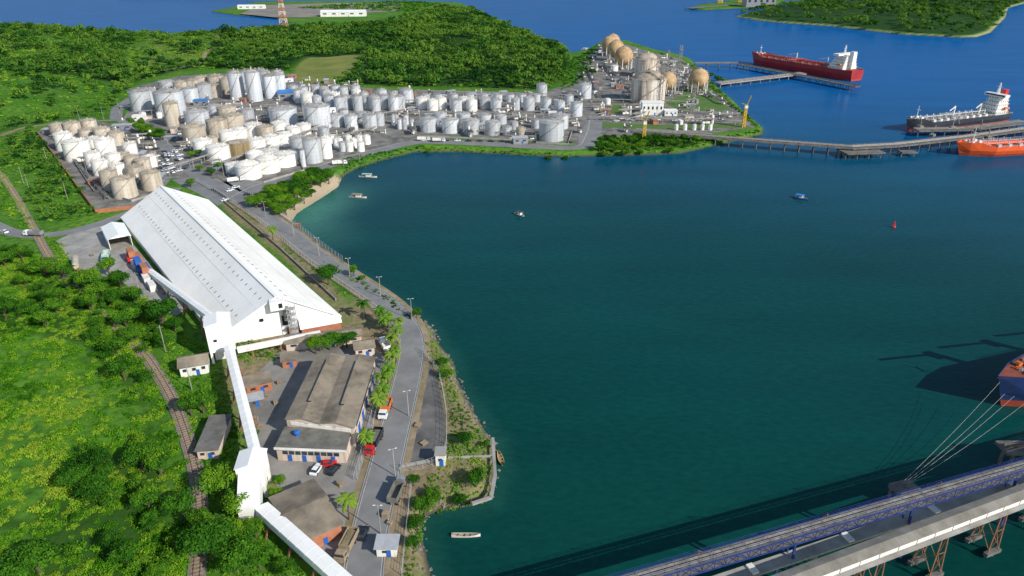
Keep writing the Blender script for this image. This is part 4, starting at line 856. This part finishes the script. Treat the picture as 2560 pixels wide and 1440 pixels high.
mktruck(P(936,1115),-1.7,'redp','card','red cab truck with long black open bed',9.5,'flat')
mktruck(P(868,1375),-1.75,'wood','wood','weathered truck with brown timber sided bed',8.5,'dirt')
mktruck(P(962,870),2.0,'carw','whitew','white box truck parked under palms',7)
mktruck(P(85,590),3.0,'carw','steel','white flatbed truck at the junction',9)
mktruck(P(266,648),-1.2,'teal','teal','pale green and white truck in the yard',9,'whitew')
mktruck(P(995,1235),1.4,'steel','flat','grey truck parked beside the fence',8.5)
for x,y,a in((850,412,.3),(1060,352,0.),(1098,355,0.),(590,455,.5)): mktruck(P(x,y),a,'carw','whitew','white lorry on the terminal road',9,group='lorries on the terminal road')
q=P(192,668); T=Thing('tank_wagon','rust stained cream railway tank wagon','tank wagon',q,2.1)
T.part('tank',MB().cyl((-4.5,0,2.4),(4.5,0,2.4),1.35,n=18).cyl((0,0,3.5),(0,0,4.1),.45,n=10),'btank'); T.part('frame',MB().box((0,0,.95),(10.4,1.6,.3)),'rusty')
for x in(-3.6,-2.4,2.4,3.6): T.part('wheelset',MB().cyl((x,-.85,.45),(x,.85,.45),.45,n=12),'rusty')
for x,y,z,a,mt,lb in((326,652,0,2.2,'redp','red'),(340,668,0,2.2,'whitew','white'),(354,684,0,2.2,'bluep','blue'),(368,704,0,2.2,'whitew','white'),(332,652,2.6,2.2,'brick','brown'),(350,676,2.6,2.2,'bluep','blue'),(366,692,2.6,2.2,'brick','brown'),(382,722,0,2.2,'whitew','white'),(346,650,0,2.2,'brick','brown'),(366,676,0,2.2,'bluep','blue')):
    q=P(x,y); q.z+=z; T=Thing('shipping_container','%s steel shipping container in the yard'%lb,'shipping container',q,a)
    b2=MB().box((0,0,1.3),(6.1,2.4,2.55))
    for k in range(18):
        for s_ in(-1,1): b2.box((-2.9+k*.34,s_*1.21,1.3),(.16,.06,2.3))
    T.part('body',b2,mt); T.part('door',MB().box((3.07,0,1.3),(.06,2.2,2.3)),'steel')
# ---------------------------------------------------------------- ships and boats
def hull(L_,B2,D2,boot=1.6,n=26,fc=2.6):
    mb=MB(); lv=[(-1.5,.75),(boot,.9),(D2*.6,1.),(1e9,1.)]; rows=[]
    for i in range(n+1):
        s_=i/n; x=-L_/2+L_*s_
        f=min(1,(max(0,1-s_)/.16))**.6 if s_>.84 else 1; a=min(1,(.72+s_/.12*.28)); hb=B2/2*f*a; top=D2+(fc*sm((s_-.86)/.05) if s_>.84 else 0)
        row=[]
        for j,(z,k) in enumerate(lv):
            zz=min(z,float(top)); kk=k-(1-f)*(.35 if j<2 else .1 if j==2 else 0); xx=x
            if s_>.93: xx=x+(s_-.93)*L_*.55*(zz/float(top))
            row.append((xx,max(.05,hb*kk),zz))
        rows.append(row)
    m_=len(lv); vs=[]; 
    for r in rows: vs+=[(x,y,z) for x,y,z in r]+[(x,-y,z) for x,y,z in r]
    w=2*m_
    for i in range(n):
        for j in range(m_-1):
            a=i*w+j; mb.f.append((a,a+w,a+w+1,a+1)); mb.m.append(1 if j==0 else 0); a2=a+m_; mb.f.append((a2,a2+1,a2+w+1,a2+w)); mb.m.append(1 if j==0 else 0)
    for j in range(m_-1): mb.f.append((j,j+1,m_+j+1,m_+j)); mb.m.append(1 if j==0 else 0); e=n*w; mb.f.append((e+j,e+m_+j,e+m_+j+1,e+j+1)); mb.m.append(0)
    mb.v=vs; dk=MB(); dv=[]
    for r in rows: x,y,z=r[-1]; dv+=[(x,y-.15 if y>.3 else y,z-.7),(x,-y+.15 if y>.3 else -y,z-.7)]
    dk.v=dv; dk.f=[(2*i,2*i+1,2*i+3,2*i+2) for i in range(n)]; dk.m=[0]*n
    return mb,dk
def ship(label,loc,rz,L_,B2,D2,hm,dm,tiers=5,fun='orangep',cranes=0,pipes=True,boot=1.6,pipem='galv'):
    T=Thing('ship',label,'ship',loc,rz); h,d=hull(L_,B2,D2,boot); T.part('hull',h,[hm,'boot']); T.part('deck',d,dm); D2=D2-.7
    sx=-L_*.36; sp=MB(); ww=MB()
    for k in range(tiers):
        lx=L_*.13*(1-.08*k); wy=B2*.86*(1-.09*k); z=D2+1.4+k*2.7; sp.box((sx-(.6*k),0,z),(lx,wy,2.6)); sp.box((sx-.6*k,0,z+1.35),(lx+1.2,wy+1.2,.14))
        for q_ in range(int(wy/2)): ww.box((sx-.6*k+lx/2+.04,-wy/2+1+q_*2,z+.2),(.1,.9,.7))
        for q_ in range(int(lx/2.2)):
            for s_ in(-1,1): ww.box((sx-.6*k-lx/2+1.1+q_*2.2,s_*(wy/2+.04),z+.2),(.8,.1,.6))
    zt=D2+tiers*2.7; sp.box((sx+.5,0,zt+.9),(L_*.05,B2*1.0,2.0)); T.part('superstructure',sp,'whitew'); ww.box((sx+.5+L_*.025+.05,0,zt+1.1),(.1,B2*.9,.9)); T.part('windows',ww,'glass')
    fn=MB().box((sx-L_*.075,0,D2+tiers*1.6+2),(L_*.04,B2*.25,tiers*3.2),taper=.8); T.part('funnel',fn,fun)
    ms=MB(); lattice(ms,(sx,0,zt+1.8),1.6,.5,8,4,.22); ms.beam((sx,-2.5,zt+7),(sx,2.5,zt+7),.2,.2); T.part('radar_mast',ms,'whitew')
    for s_ in(-1,1): T.part('lifeboat',MB().box((sx-L_*.03,s_*B2*.46,D2+5.4),(6,1.9,1.6),taper=.6),'orangep')
    x0,x1=-L_*.27,L_*.40
    if pipes:
        pp_=MB(); cl_=MB()
        for k in range(7): pp_.cyl((x0,-3+k,D2+1.6),(x1,-3+k,D2+1.6),.2,n=6)
        for k in range(10):
            x=x0+(x1-x0)*(k+.3)/10; pp_.beam((x,-4,D2+1.1),(x,4,D2+1.1),.4,1.2); cl_.box((x+3,B2*.28,D2+.9),(2.4,2.4,1.8)); cl_.box((x+5,-B2*.28,D2+.8),(2.,2.,1.5)); cl_.cyl((x,-B2*.42,D2+1.1),(x,B2*.42,D2+1.1),.2,n=5)
            cl_.cyl((x+1.5,B2*.15,D2),(x+1.5,B2*.15,D2+4.5),.3,n=6).cyl((x+4,-B2*.38,D2),(x+4,-B2*.38,D2+3),.4,n=6); cl_.box((x+2,-B2*.4,D2+.5),(3,1.2,1))
        xm=(x0+x1)/2; 
        for k in range(8): cl_.cyl((xm-5+k*1.4,-B2*.44,D2+2.3),(xm-5+k*1.4,B2*.44,D2+2.3),.22,n=6)
        pp_.box((xm,0,D2+1.),(12,B2*.8,.3)); T.part('deck_piping',pp_,dm); T.part('deck_fittings',cl_,pipem)
        cw2=MB().beam((x0,0,D2+3.1),(x1,0,D2+3.1),1.2,.15); 
        for k in range(20): x=x0+(x1-x0)*k/19; cw2.box((x,.6,D2+2.4),(.15,.15,2.6))
        T.part('catwalk',cw2,pipem)
        for cx in (xm,x0+6): T.part('hose_crane',MB().cyl((cx,0,D2),(cx,0,D2+9),.6,.5,8).beam((cx,0,D2+8.5),(cx+9,3,D2+6.5),.5,.6),'whitew')
    for k in range(cranes):
        cx=x0+(x1-x0)*(k+.6)/cranes; T.part('deck_crane',MB().box((cx,0,D2+6),(1.8,1.8,12)).box((cx+1,0,D2+13),(3,2.6,2.2)).beam((cx+1,0,D2+13.5),(cx+17,2,D2+17),.6,.6),'orangep'); T.part('hatch',MB().box((cx+9,0,D2+1),(12,B2*.6,2)),'rusty')
    fm=MB(); fm.cyl((L_*.44,0,D2+2),(L_*.44,0,D2+12),.3,.15,7).box((L_*.44,0,D2+9),(.4,3,.3)); fm.box((L_*.41,2,D2+3.2),(2,1.6,1.4)).box((L_*.41,-2,D2+3.2),(2,1.6,1.4))
    for y_ in(-3,3): fm.cyl((L_*.46,y_-.6,D2+3.2),(L_*.46,y_+.6,D2+3.2),.8,n=8); fm.box((L_*.43,y_*1.3,D2+2.7),(1.2,.6,.6)); fm.cyl((L_*.475,y_*.6,D2+2),(L_*.475,y_*.6,D2+3.4),.35,n=8)
    T.part('foremast',fm,'whitew' if not cranes else 'orangep')
    wn=MB()
    for x_,y_ in((.455,0),(.47,.9),(.47,-.9),(.43,4.5),(.43,-4.5),(.445,2),(.445,-2)):
        wn.box((L_*x_,y_,D2+2.9),(.9,.7,.6)).cyl((L_*x_+.9,y_,D2+2.4),(L_*x_+.9,y_,D2+3.2),.25,n=8)
    T.part('mooring_gear',wn,'steel')
    rl=MB()
    for s_ in(-1,1):
        for z in(.5,1.):
            rl.beam((-L_*.47,s_*(B2/2-.3),D2+.7+z),(L_*.33,s_*(B2/2-.3),D2+.7+z),.07,.07)
        for k in range(40): rl.box((-L_*.47+k*L_*.8/39,s_*(B2/2-.3),D2+1.2),(.08,.08,1.1))
    T.part('railing',rl,'whitew'); return T
def between(a,b_): d=b_-a; return mid(a,b_),math.atan2(d.y,d.x),d.length
st_,bo=P(2140,202,0),P(1884,158,0); c_,an,L_=between(st_,bo)
ship('dark red chemical tanker with white bridge moored at terminal',c_,an,L_,25,10.5,'hullred','deckr',5,'whitew',pipem='deckr')
st_,bo=P(2505,300,0),P(2268,328,0); c_,an,L_=between(st_,bo); 
ship('black hulled tanker with white superstructure alongside the pier',c_,an,L_,17,7,'hullblk','deckg',5,'redp',pipem='whitew')
bo=P(2398,388,0); st_=bo+Vector((118,22,0)); c_,an,L_=between(st_,bo)
ship('orange red tanker moored at the pier end',c_,an,L_,19,6.5,'hullora','hullora',4,'whitew',pipem='galv')
bo=Vector((144.0,167,0)); st_=bo+Vector((.95,.31,0))*150; c_,an,L_=between(st_,bo)
ship('blue hulled bulk carrier with orange deck cranes at jetty',c_,an,L_,20,9,'hullblu','decko',5,'orangep',4,False,2.4)
def boat(label,px,py,rz,L_=7,W2=2,hm='whitew',canopy=None):
    q=P(px,py,0); T=Thing('boat',label,'boat',q,rz); mb=MB(); n=12; rows=[]
    for i in range(n+1):
        s_=i/n; f=max(.04,math.sin(math.pi*(.12+.86*s_)))**.7; sh=.55+.35*(2*s_-1)**2; x=-L_/2+L_*s_
        rows.append([(x,W2/2*f,sh),(x,W2/2*f*.6,-.1),(x,-W2/2*f*.6,-.1),(x,-W2/2*f,sh),(x,-W2/2*f*.85,sh),(x,-W2/2*f*.5,.15),(x,W2/2*f*.5,.15),(x,W2/2*f*.85,sh)])
    mb.v=[v for r in rows for v in r]
    for i in range(n):
        for j in range(8): a=i*8+j;b2=i*8+(j+1)%8; mb.f.append((a,b2,b2+8,a+8)); mb.m.append(0 if j in(0,2,7,3,1) else 1)
    T.part('hull',mb,[hm,'wood']); T.part('thwart',MB().box((0,0,.5),(.3,W2*.8,.08)).box((L_*.2,0,.5),(.3,W2*.7,.08)).box((-L_*.25,0,.5),(.3,W2*.7,.08)),'wood')
    if canopy:
        T.part('canopy',MB().box((-L_*.05,0,2.1),(L_*.55,W2*.9,.14),taper=.9),canopy); pm_=MB()
        for x in(-L_*.3,L_*.2):
            for y in(-.4,.4): pm_.box((x,y*W2,1.3),(.08,.08,1.6))
        T.part('canopy_post',pm_,'whitew'); T.part('cabin',MB().box((L_*.02,0,.9),(L_*.25,W2*.6,.9)),'whitew')
    return T.e
boat('white passenger boat with long flat canopy',920,443,-.1,11,2.2,'whitew','teal')
boat('small covered fishing boat at anchor',895,494,-.15,10,2.2,'whitew','wood')
boat('small white motor boat with blue trim on calm water',1299,538,-.8,7,2.2,'whitew','card')
boat('blue canopied fishing boat at anchor',2001,496,-.5,8,2.8,'bluep','roofblue')
boat('long narrow white wooden canoe with red interior',1165,1341,0.02,6.6,1.2,'whitew')
boat('yellow trimmed wooden boat tied at the broken quay',1251,1148,1.8,5.6,1.5,'yellow')
boat('small boat pulled up on the beach',738,562,0.,6,1.8,'redp')
boat('white fishing vessel far across the channel',1250,56,-.6,26,7,'whitew','whitew')
boat('small workboat moored beyond the woodland point',1465,124,.2,14,4,'whitew','whitew')
q=P(2234,568,0); T=Thing('channel_buoy','red navigation buoy with cage top','buoy',q,0); T.part('float',MB().lathe((0,0,-.3),[(.8,0),(1.,.5),(.8,1.),(.3,1.2)],14),'redp'); mb=MB(); lattice(mb,(0,0,.9),.9,.4,2,2,.1); T.part('cage',mb,'redp')
# ---------------------------------------------------------------- piers
def pier(name,label,pxs,w,z,pipes,sp=12,z0=-3,mat='concd',rail_=True):
    pts=[P(x,y,z) for x,y in pxs]; c_=mid(pts[0],pts[-1]); T=Thing(name,label,'pier',(c_.x,c_.y,0),world=True); dk=MB();pi=MB();rl=MB(); p0=None
    for i in range(len(pts)-1):
        a,b_=pts[i],pts[i+1]; d=(b_-a).normalized(); r=Vector((d.y,-d.x,0)); L_=(b_-a).length; ov=w*.2 if i else 0
        dk.beam(a-d*ov+Vector((0,0,-.4-.003*i)),b_+Vector((0,0,-.4-.003*i)),w,.8)
        for k in range(pipes):
            o_=r*(-w*.4+w*.55*k/max(1,pipes-1)); pi.cyl(a+o_+Vector((0,0,.5)),b_+o_+Vector((0,0,.5)),.13 if k%2 else .2,n=6)
        for k in range(int(L_/6)): p=a+d*k*6; pi.beam(p-r*w*.42+Vector((0,0,.2)),p+r*w*.2+Vector((0,0,.2)),.3,.4)
        if rail_:
            for s_ in(-1,1): 
                rl.beam(a+r*s_*w*.48+Vector((0,0,1.1)),b_+r*s_*w*.48+Vector((0,0,1.1)),.07,.07)
                for k in range(int(L_/4)): p=a+d*k*4+r*s_*w*.48; rl.box((p.x,p.y,p.z+.55),(.08,.08,1.1))
        for k in range(int(L_/sp)+1):
            for s_ in(-1,1):
                p=a+d*(k*sp)+r*s_*w*.4; lc=Vector((p.x-T.o.x,p.y-T.o.y,0))
                if p0 is None: p0=T.part('pile',MB().cyl((0,0,z0),(0,0,z-.8),.4,n=8),mat,local=True); p0.location=lc
                else: T.share('pile',p0,lc)
    T.part('deck',dk,mat)
    if pipes: T.part('pipeline',pi,'pipe')
    if rail_: T.part('railing',rl,'pipe')
    return T
pier('pier','long concrete pipeline pier on piles reaching the tankers',[(1600,328),(1790,343),(2130,368),(2240,362),(2420,342),(2640,312)],7,5.5,7,9)
pier('berth_platform','concrete loading platform on piles under the pier',[(2105,378),(2200,375)],13,4,0,8)
pier('berth_platform','loading platform beside the black tanker',[(2290,324),(2420,322),(2560,304)],8,4.5,4,10)
pier('mooring_dolphin','small concrete mooring dolphin in the water',[(2250,378),(2290,378)],6,3,0,8,rail_=False)
for x,y in((2330,340),(2450,325),(2470,345),(2380,320),(2300,318)):
    q=P(x,y,4.5); T=Thing('loading_arm','steel marine loading arm on the berth','loading arm',q,random.uniform(0,3),'marine loading arms'); T.part('column',MB().cyl((0,0,0),(0,0,5),.4,.3,8).box((0,0,.6),(4,3,1.6)),'pipe'); T.part('arm',MB().beam((0,0,5),(3,0,7),.3,.3).beam((3,0,7),(5,0,3),.3,.3),'pipe')
pier('pier','slim concrete access pier to the red tanker berth',[(1738,158),(1845,157)],3,5,2,14)
pier('causeway','paved jetty road reaching the tanker berth',[(1795,208),(2008,183)],9,4,4,14,mat='conc')
pier('berth_platform','dark berth deck alongside the red tanker',[(1848,160),(1930,175),(2010,190),(2145,216)],7,4.5,3,10)
pier('wharf','far wharf with low concrete deck',[(1720,20),(1850,10)],18,4,0,40,rail_=False)
pier('wharf','long thin far jetty across the channel',[(300,-6),(520,-3),(700,0)],8,4,0,60,rail_=False)
for x,y in((1800,8),(1850,6)):
    q=P(x,y); T=Thing('quay_crane','yellow harbour crane on the far wharf','crane',q,0,'cranes on the far wharf'); mb=MB(); lattice(mb,(0,0,0),10,7,22,3,1.2); T.part('portal',mb,'yellow'); T.part('boom',MB().beam((0,0,22),(28,0,38),2,2).beam((0,0,24),(-12,0,26),2,2),'yellow'); T.part('cab',MB().box((0,0,24),(7,6,5)),'whitew')
# near conveyor jetty: blue truss
UP=Vector((0,0,1)); ZT=15.5
a=P(1604,1440,ZT); b_=P(2560,1163,ZT); d=(b_-a).normalized(); a=a-d*40; b_=b_+d*70; L_=(b_-a).length; r=Vector((d.y,-d.x,0))
c_=mid(a,b_); T=Thing('conveyor_bridge','long blue steel truss conveyor bridge with belts','conveyor bridge',(c_.x,c_.y,0),world=True)
tr=MB(); hw=1.4; n=int(L_/2.6); dp=2.0
for s_ in(-1,1):
    tr.beam(a+r*s_*hw,b_+r*s_*hw,.16,.2); tr.beam(a+r*s_*hw-UP*dp,b_+r*s_*hw-UP*dp,.18,.22)
    for k in range(n+1):
        p=a+d*(L_*k/n)+r*s_*hw; tr.beam(p,p-UP*dp,.11,.11)
        if k<n: q=a+d*(L_*(k+1)/n)+r*s_*hw; (tr.beam(p,q-UP*dp,.1,.1) if k%2 else tr.beam(p-UP*dp,q,.1,.1))
for k in range(n+1): p=a+d*(L_*k/n); tr.beam(p-r*hw-UP*.1,p+r*hw-UP*.1,.09,.09)
T.part('truss',tr,'trussb')
T.part('shadow_plate',MB().beam(a-UP*(dp-.05),b_-UP*(dp-.05),hw*1.8,.06),'concd')  # added plate, makes the open truss cast a solid shadow
T.part('belt',MB().beam(a-r*.4+UP*.2,b_-r*.4+UP*.2,.5,.1).beam(a+r*.4+UP*.2,b_+r*.4+UP*.2,.5,.1),'pipe')
hd=MB()
for k in range(n+1): p=a+d*(L_*k/n); hd.beam(p-r*.8+UP*.27,p+r*.8+UP*.27,.07,.06)
T.part('idler',hd,'steel')
T.part('walkway',MB().beam(a+r*1.05-UP*.02,b_+r*1.05-UP*.02,.45,.06).beam(a-r*1.05-UP*.02,b_-r*1.05-UP*.02,.45,.06),'concd')
hr=MB()
for s_ in(-1.42,1.42):
    for z in(.55,1.0): hr.beam(a+r*s_+UP*z,b_+r*s_+UP*z,.04,.04)
    for k in range(n+1): p=a+d*(L_*k/n)+r*s_; hr.beam(p,p+UP*1.0,.045,.045)
T.part('handrail',hr,'trussb')
for k in range(4):
    p=a+d*(52+k*30); T.part('cable_frame',MB().beam(p-r*1.4,p-r*.2+UP*2.2,.07,.07).beam(p+r*1.2,p-r*.2+UP*2.2,.07,.07).beam(p-r*1.4+d*2,p-r*.2+UP*2.2,.07,.07),'rusty')
for k in range(7):
    p=a+d*(14+k*30); mb=MB()
    for s_ in(-1,1): mb.beam(p+r*s_*1.2-UP*2.1,Vector((p.x+r.x*s_*2.2,p.y+r.y*s_*2.2,-3)),.45,.45)
    mb.beam(p-r*1.2-UP*2.1,Vector((p.x+r.x*1.8,p.y+r.y*1.8,3)),.22,.22); T.part('support',mb,'trussb')
a=P(1985,1440,14.5); b_=P(2560,1226,14.5); d=(b_-a).normalized(); a=a-d*30; b_=b_+d*70; L_=(b_-a).length; r=Vector((d.y,-d.x,0)); c_=mid(a,b_)
T=Thing('covered_conveyor','long covered jetty gallery with grey corrugated roof','conveyor gallery',(c_.x,c_.y,0),world=True)
T.part('wall',MB().beam(a-UP*1.05,b_-UP*1.05,3.0,1.6),'whitew')
rf=MB().add([a-r*1.8-UP*.25,a+UP*.3,a+r*1.8-UP*.25,b_-r*1.8-UP*.25,b_+UP*.3,b_+r*1.8-UP*.25],[(0,3,4,1),(1,4,5,2)]); T.part('roof',rf,pm('grey_corrugated_roof',(.27,.25,.215),(.17,.155,.125),scale=.2,rough=.9))
ri=MB()
for k in range(int(L_/2)): p=a+d*k*2; ri.beam(p-r*1.8-UP*.25,p+UP*.3,.05,.03).beam(p+UP*.3,p+r*1.8-UP*.25,.05,.03)
T.part('roof_ribs',ri,'pipe')
wp=MB()
for k in range(int(L_/5)): p=a+d*(k*5)+r*1.52-UP*1.05; wp.beam(p,p+d*.12,.06,1.6)
T.part('panel_joint',wp,'concd')
T.part('floor_beam',MB().beam(a+r*1.6-UP*2.1,b_+r*1.6-UP*2.1,.3,.4).beam(a-r*1.6-UP*2.1,b_-r*1.6-UP*2.1,.3,.4).beam(a+r*2.2-UP*1.95,b_+r*2.2-UP*1.95,.8,.08),'conc')
for k in range(9):
    p=a+d*(16+k*17.5); mb=MB(); bz=Vector((p.x,p.y,0)); z1=p.z-2.4
    for s_ in(-1,1):
        for q in(-1,1): mb.beam(bz+r*s_*2.2+d*q*1.6+UP*1.5,bz+r*s_*1.6+d*q*.8+UP*z1,.22,.22)
        mb.beam(bz+r*s_*2.2-d*1.6+UP*1.5,bz+r*s_*2.+d*1.1+UP*(z1*.6),.12,.12); mb.beam(bz+r*s_*2.2+d*1.6+UP*1.5,bz+r*s_*2.-d*1.1+UP*(z1*.6),.12,.12)
        mb.beam(bz+r*s_*2.-d*1.1+UP*(z1*.6),bz+r*s_*2.+d*1.1+UP*(z1*.6),.12,.12)
        mb.beam(bz+r*s_*2.-d*1.1+UP*(z1*.6),bz+r*s_*1.6+d*.8+UP*z1,.12,.12)
    for q in(-1,1): mb.beam(bz-r*2.1+d*q*1.5+UP*2,bz+r*2.+d*q*1.0+UP*(z1*.6),.12,.12); mb.beam(bz+r*2.1+d*q*1.5+UP*2,bz-r*2.+d*q*1.0+UP*(z1*.6),.12,.12)
    T.part('support',mb,'rusty'); fb=MB()
    for s_ in(-1,1): fb.beam(bz+r*s_*2.2-d*2.2+UP*1,bz+r*s_*2.2+d*2.2+UP*1,1.0,.9); fb.cyl(bz+r*s_*2.2-UP*3,bz+r*s_*2.2+UP*1,.4,n=8)
    T.part('pile_cap',fb,'concd')
a=P(1838,1440,9.5); b_=P(2560,1200,9.5); d=(b_-a).normalized(); a=a-d*30; b_=b_+d*70; r=Vector((d.y,-d.x,0)); c_=mid(a,b_); L_=(b_-a).length
T=Thing('service_walkway','pale concrete service deck between two conveyors','walkway',(c_.x,c_.y,0),world=True); T.part('deck',MB().beam(a,b_,2.8,.5),'conc')
for k in range(int(L_/24)): p=a+d*(k*24+10); T.part('kerb_block',MB().beam(p+UP*.2-r*1.2,p+UP*.2+r*1.2,1.4,1.0),'whitew')
for k in range(9): p=a+d*(10+k*20); T.part('support',MB().cyl((p.x,p.y,-3),(p.x,p.y,9.3),.5,n=8),'conc')
q=P(2262,1220,4); mb=MB().box((q.x,q.y,q.z),(6,4,1.0),.3)
for sx_ in(-2.2,2.2):
    for sy in(-1.4,1.4): mb.cyl((q.x+sx_,q.y+sy,-3),(q.x+sx_,q.y+sy,3.6),.35,n=8)
mb.cyl((q.x,q.y,4.4),(q.x,q.y,5.4),.3,n=8); single('mooring_dolphin','concrete mooring dolphin with bollard','dolphin',mb,'concd',(q.x,q.y,0))
for i,(x,y,z) in enumerate(((2500,955,11),(2512,985,11),(2536,990,10),(2560,1010,9))):
    a=q+Vector((i*.6-.8,.5,1)); b_=P(x,y,z); mb=MB(); prev=a
    for k in range(1,13): t_=k/12; p=a.lerp(b_,t_)-UP*(2.2*4*t_*(1-t_)*.5); mb.cyl(prev,p,.03,n=5); prev=p
    single('mooring_rope','taut pale mooring rope from dolphin to ship','rope',mb,'rope',(a.x,a.y,a.z),'mooring ropes')
q=P(2570,1120,5); mb=MB().box((q.x,q.y,q.z),(14,5,.8)).box((q.x,q.y,q.z+1.),(13,.2,1.2)); 
for k in range(5): mb.cyl((q.x-6+k*3,q.y,-3),(q.x-6+k*3,q.y,4.6),.4,n=8)
single('berth_platform','concrete berth platform near the jetty','platform',mb,'concd',(q.x,q.y,0))
wallline('quay_wall','broken concrete quay edge by the water','quay wall',[(1232,1098),(1238,1190),(1228,1246),(1180,1262)],.6,.8,'conc')
wallline('wall','low concrete wall beside the guard house','wall',[(1120,1146),(1235,1142)],.5,.4,'conc')
wallline('wall','low concrete wall in the paved yard','wall',[(1003,1168),(1100,1150)],.7,.6,'conc')
wallline('wall','long low wall between road and warehouse','wall',[(560,505),(700,622),(840,752)],1.0,.3,'conc')
# ---------------------------------------------------------------- light, sky, camera
E=math.radians(32); az=Vector((.79,-.61)).normalized(); S=Vector((az.x*math.cos(E),az.y*math.cos(E),math.sin(E)))
sun=bpy.data.lights.new('sun','SUN'); sun.energy=5.0; sun.angle=math.radians(.5); sun.color=(1,.95,.86); so=bpy.data.objects.new('sun',sun); COL.objects.link(so); so.rotation_euler=S.to_track_quat('Z','Y').to_euler()
w=bpy.data.worlds.new('World'); bpy.context.scene.world=w; w.use_nodes=True; n=w.node_tree.nodes; bg=n['Background']; bg.inputs[1].default_value=.15
sk=n.new('ShaderNodeTexSky'); sk.sky_type='NISHITA'; sk.sun_disc=False; sk.sun_elevation=E; sk.sun_rotation=math.atan2(az.x,az.y); sk.dust_density=.3; sk.ozone_density=1; w.node_tree.links.new(sk.outputs[0],bg.inputs[0])
cam=bpy.data.cameras.new('camera'); cam.sensor_width=36; cam.lens=F/2560*36; cam.clip_start=1; cam.clip_end=60000; co=bpy.data.objects.new('camera',cam); COL.objects.link(co); co.location=(0,0,H); co.rotation_euler=(math.radians(90)-TH,0,0)
sc_=bpy.context.scene; sc_.camera=co; sc_.view_settings.view_transform='Standard'; sc_.view_settings.look='None'; sc_.view_settings.exposure=0
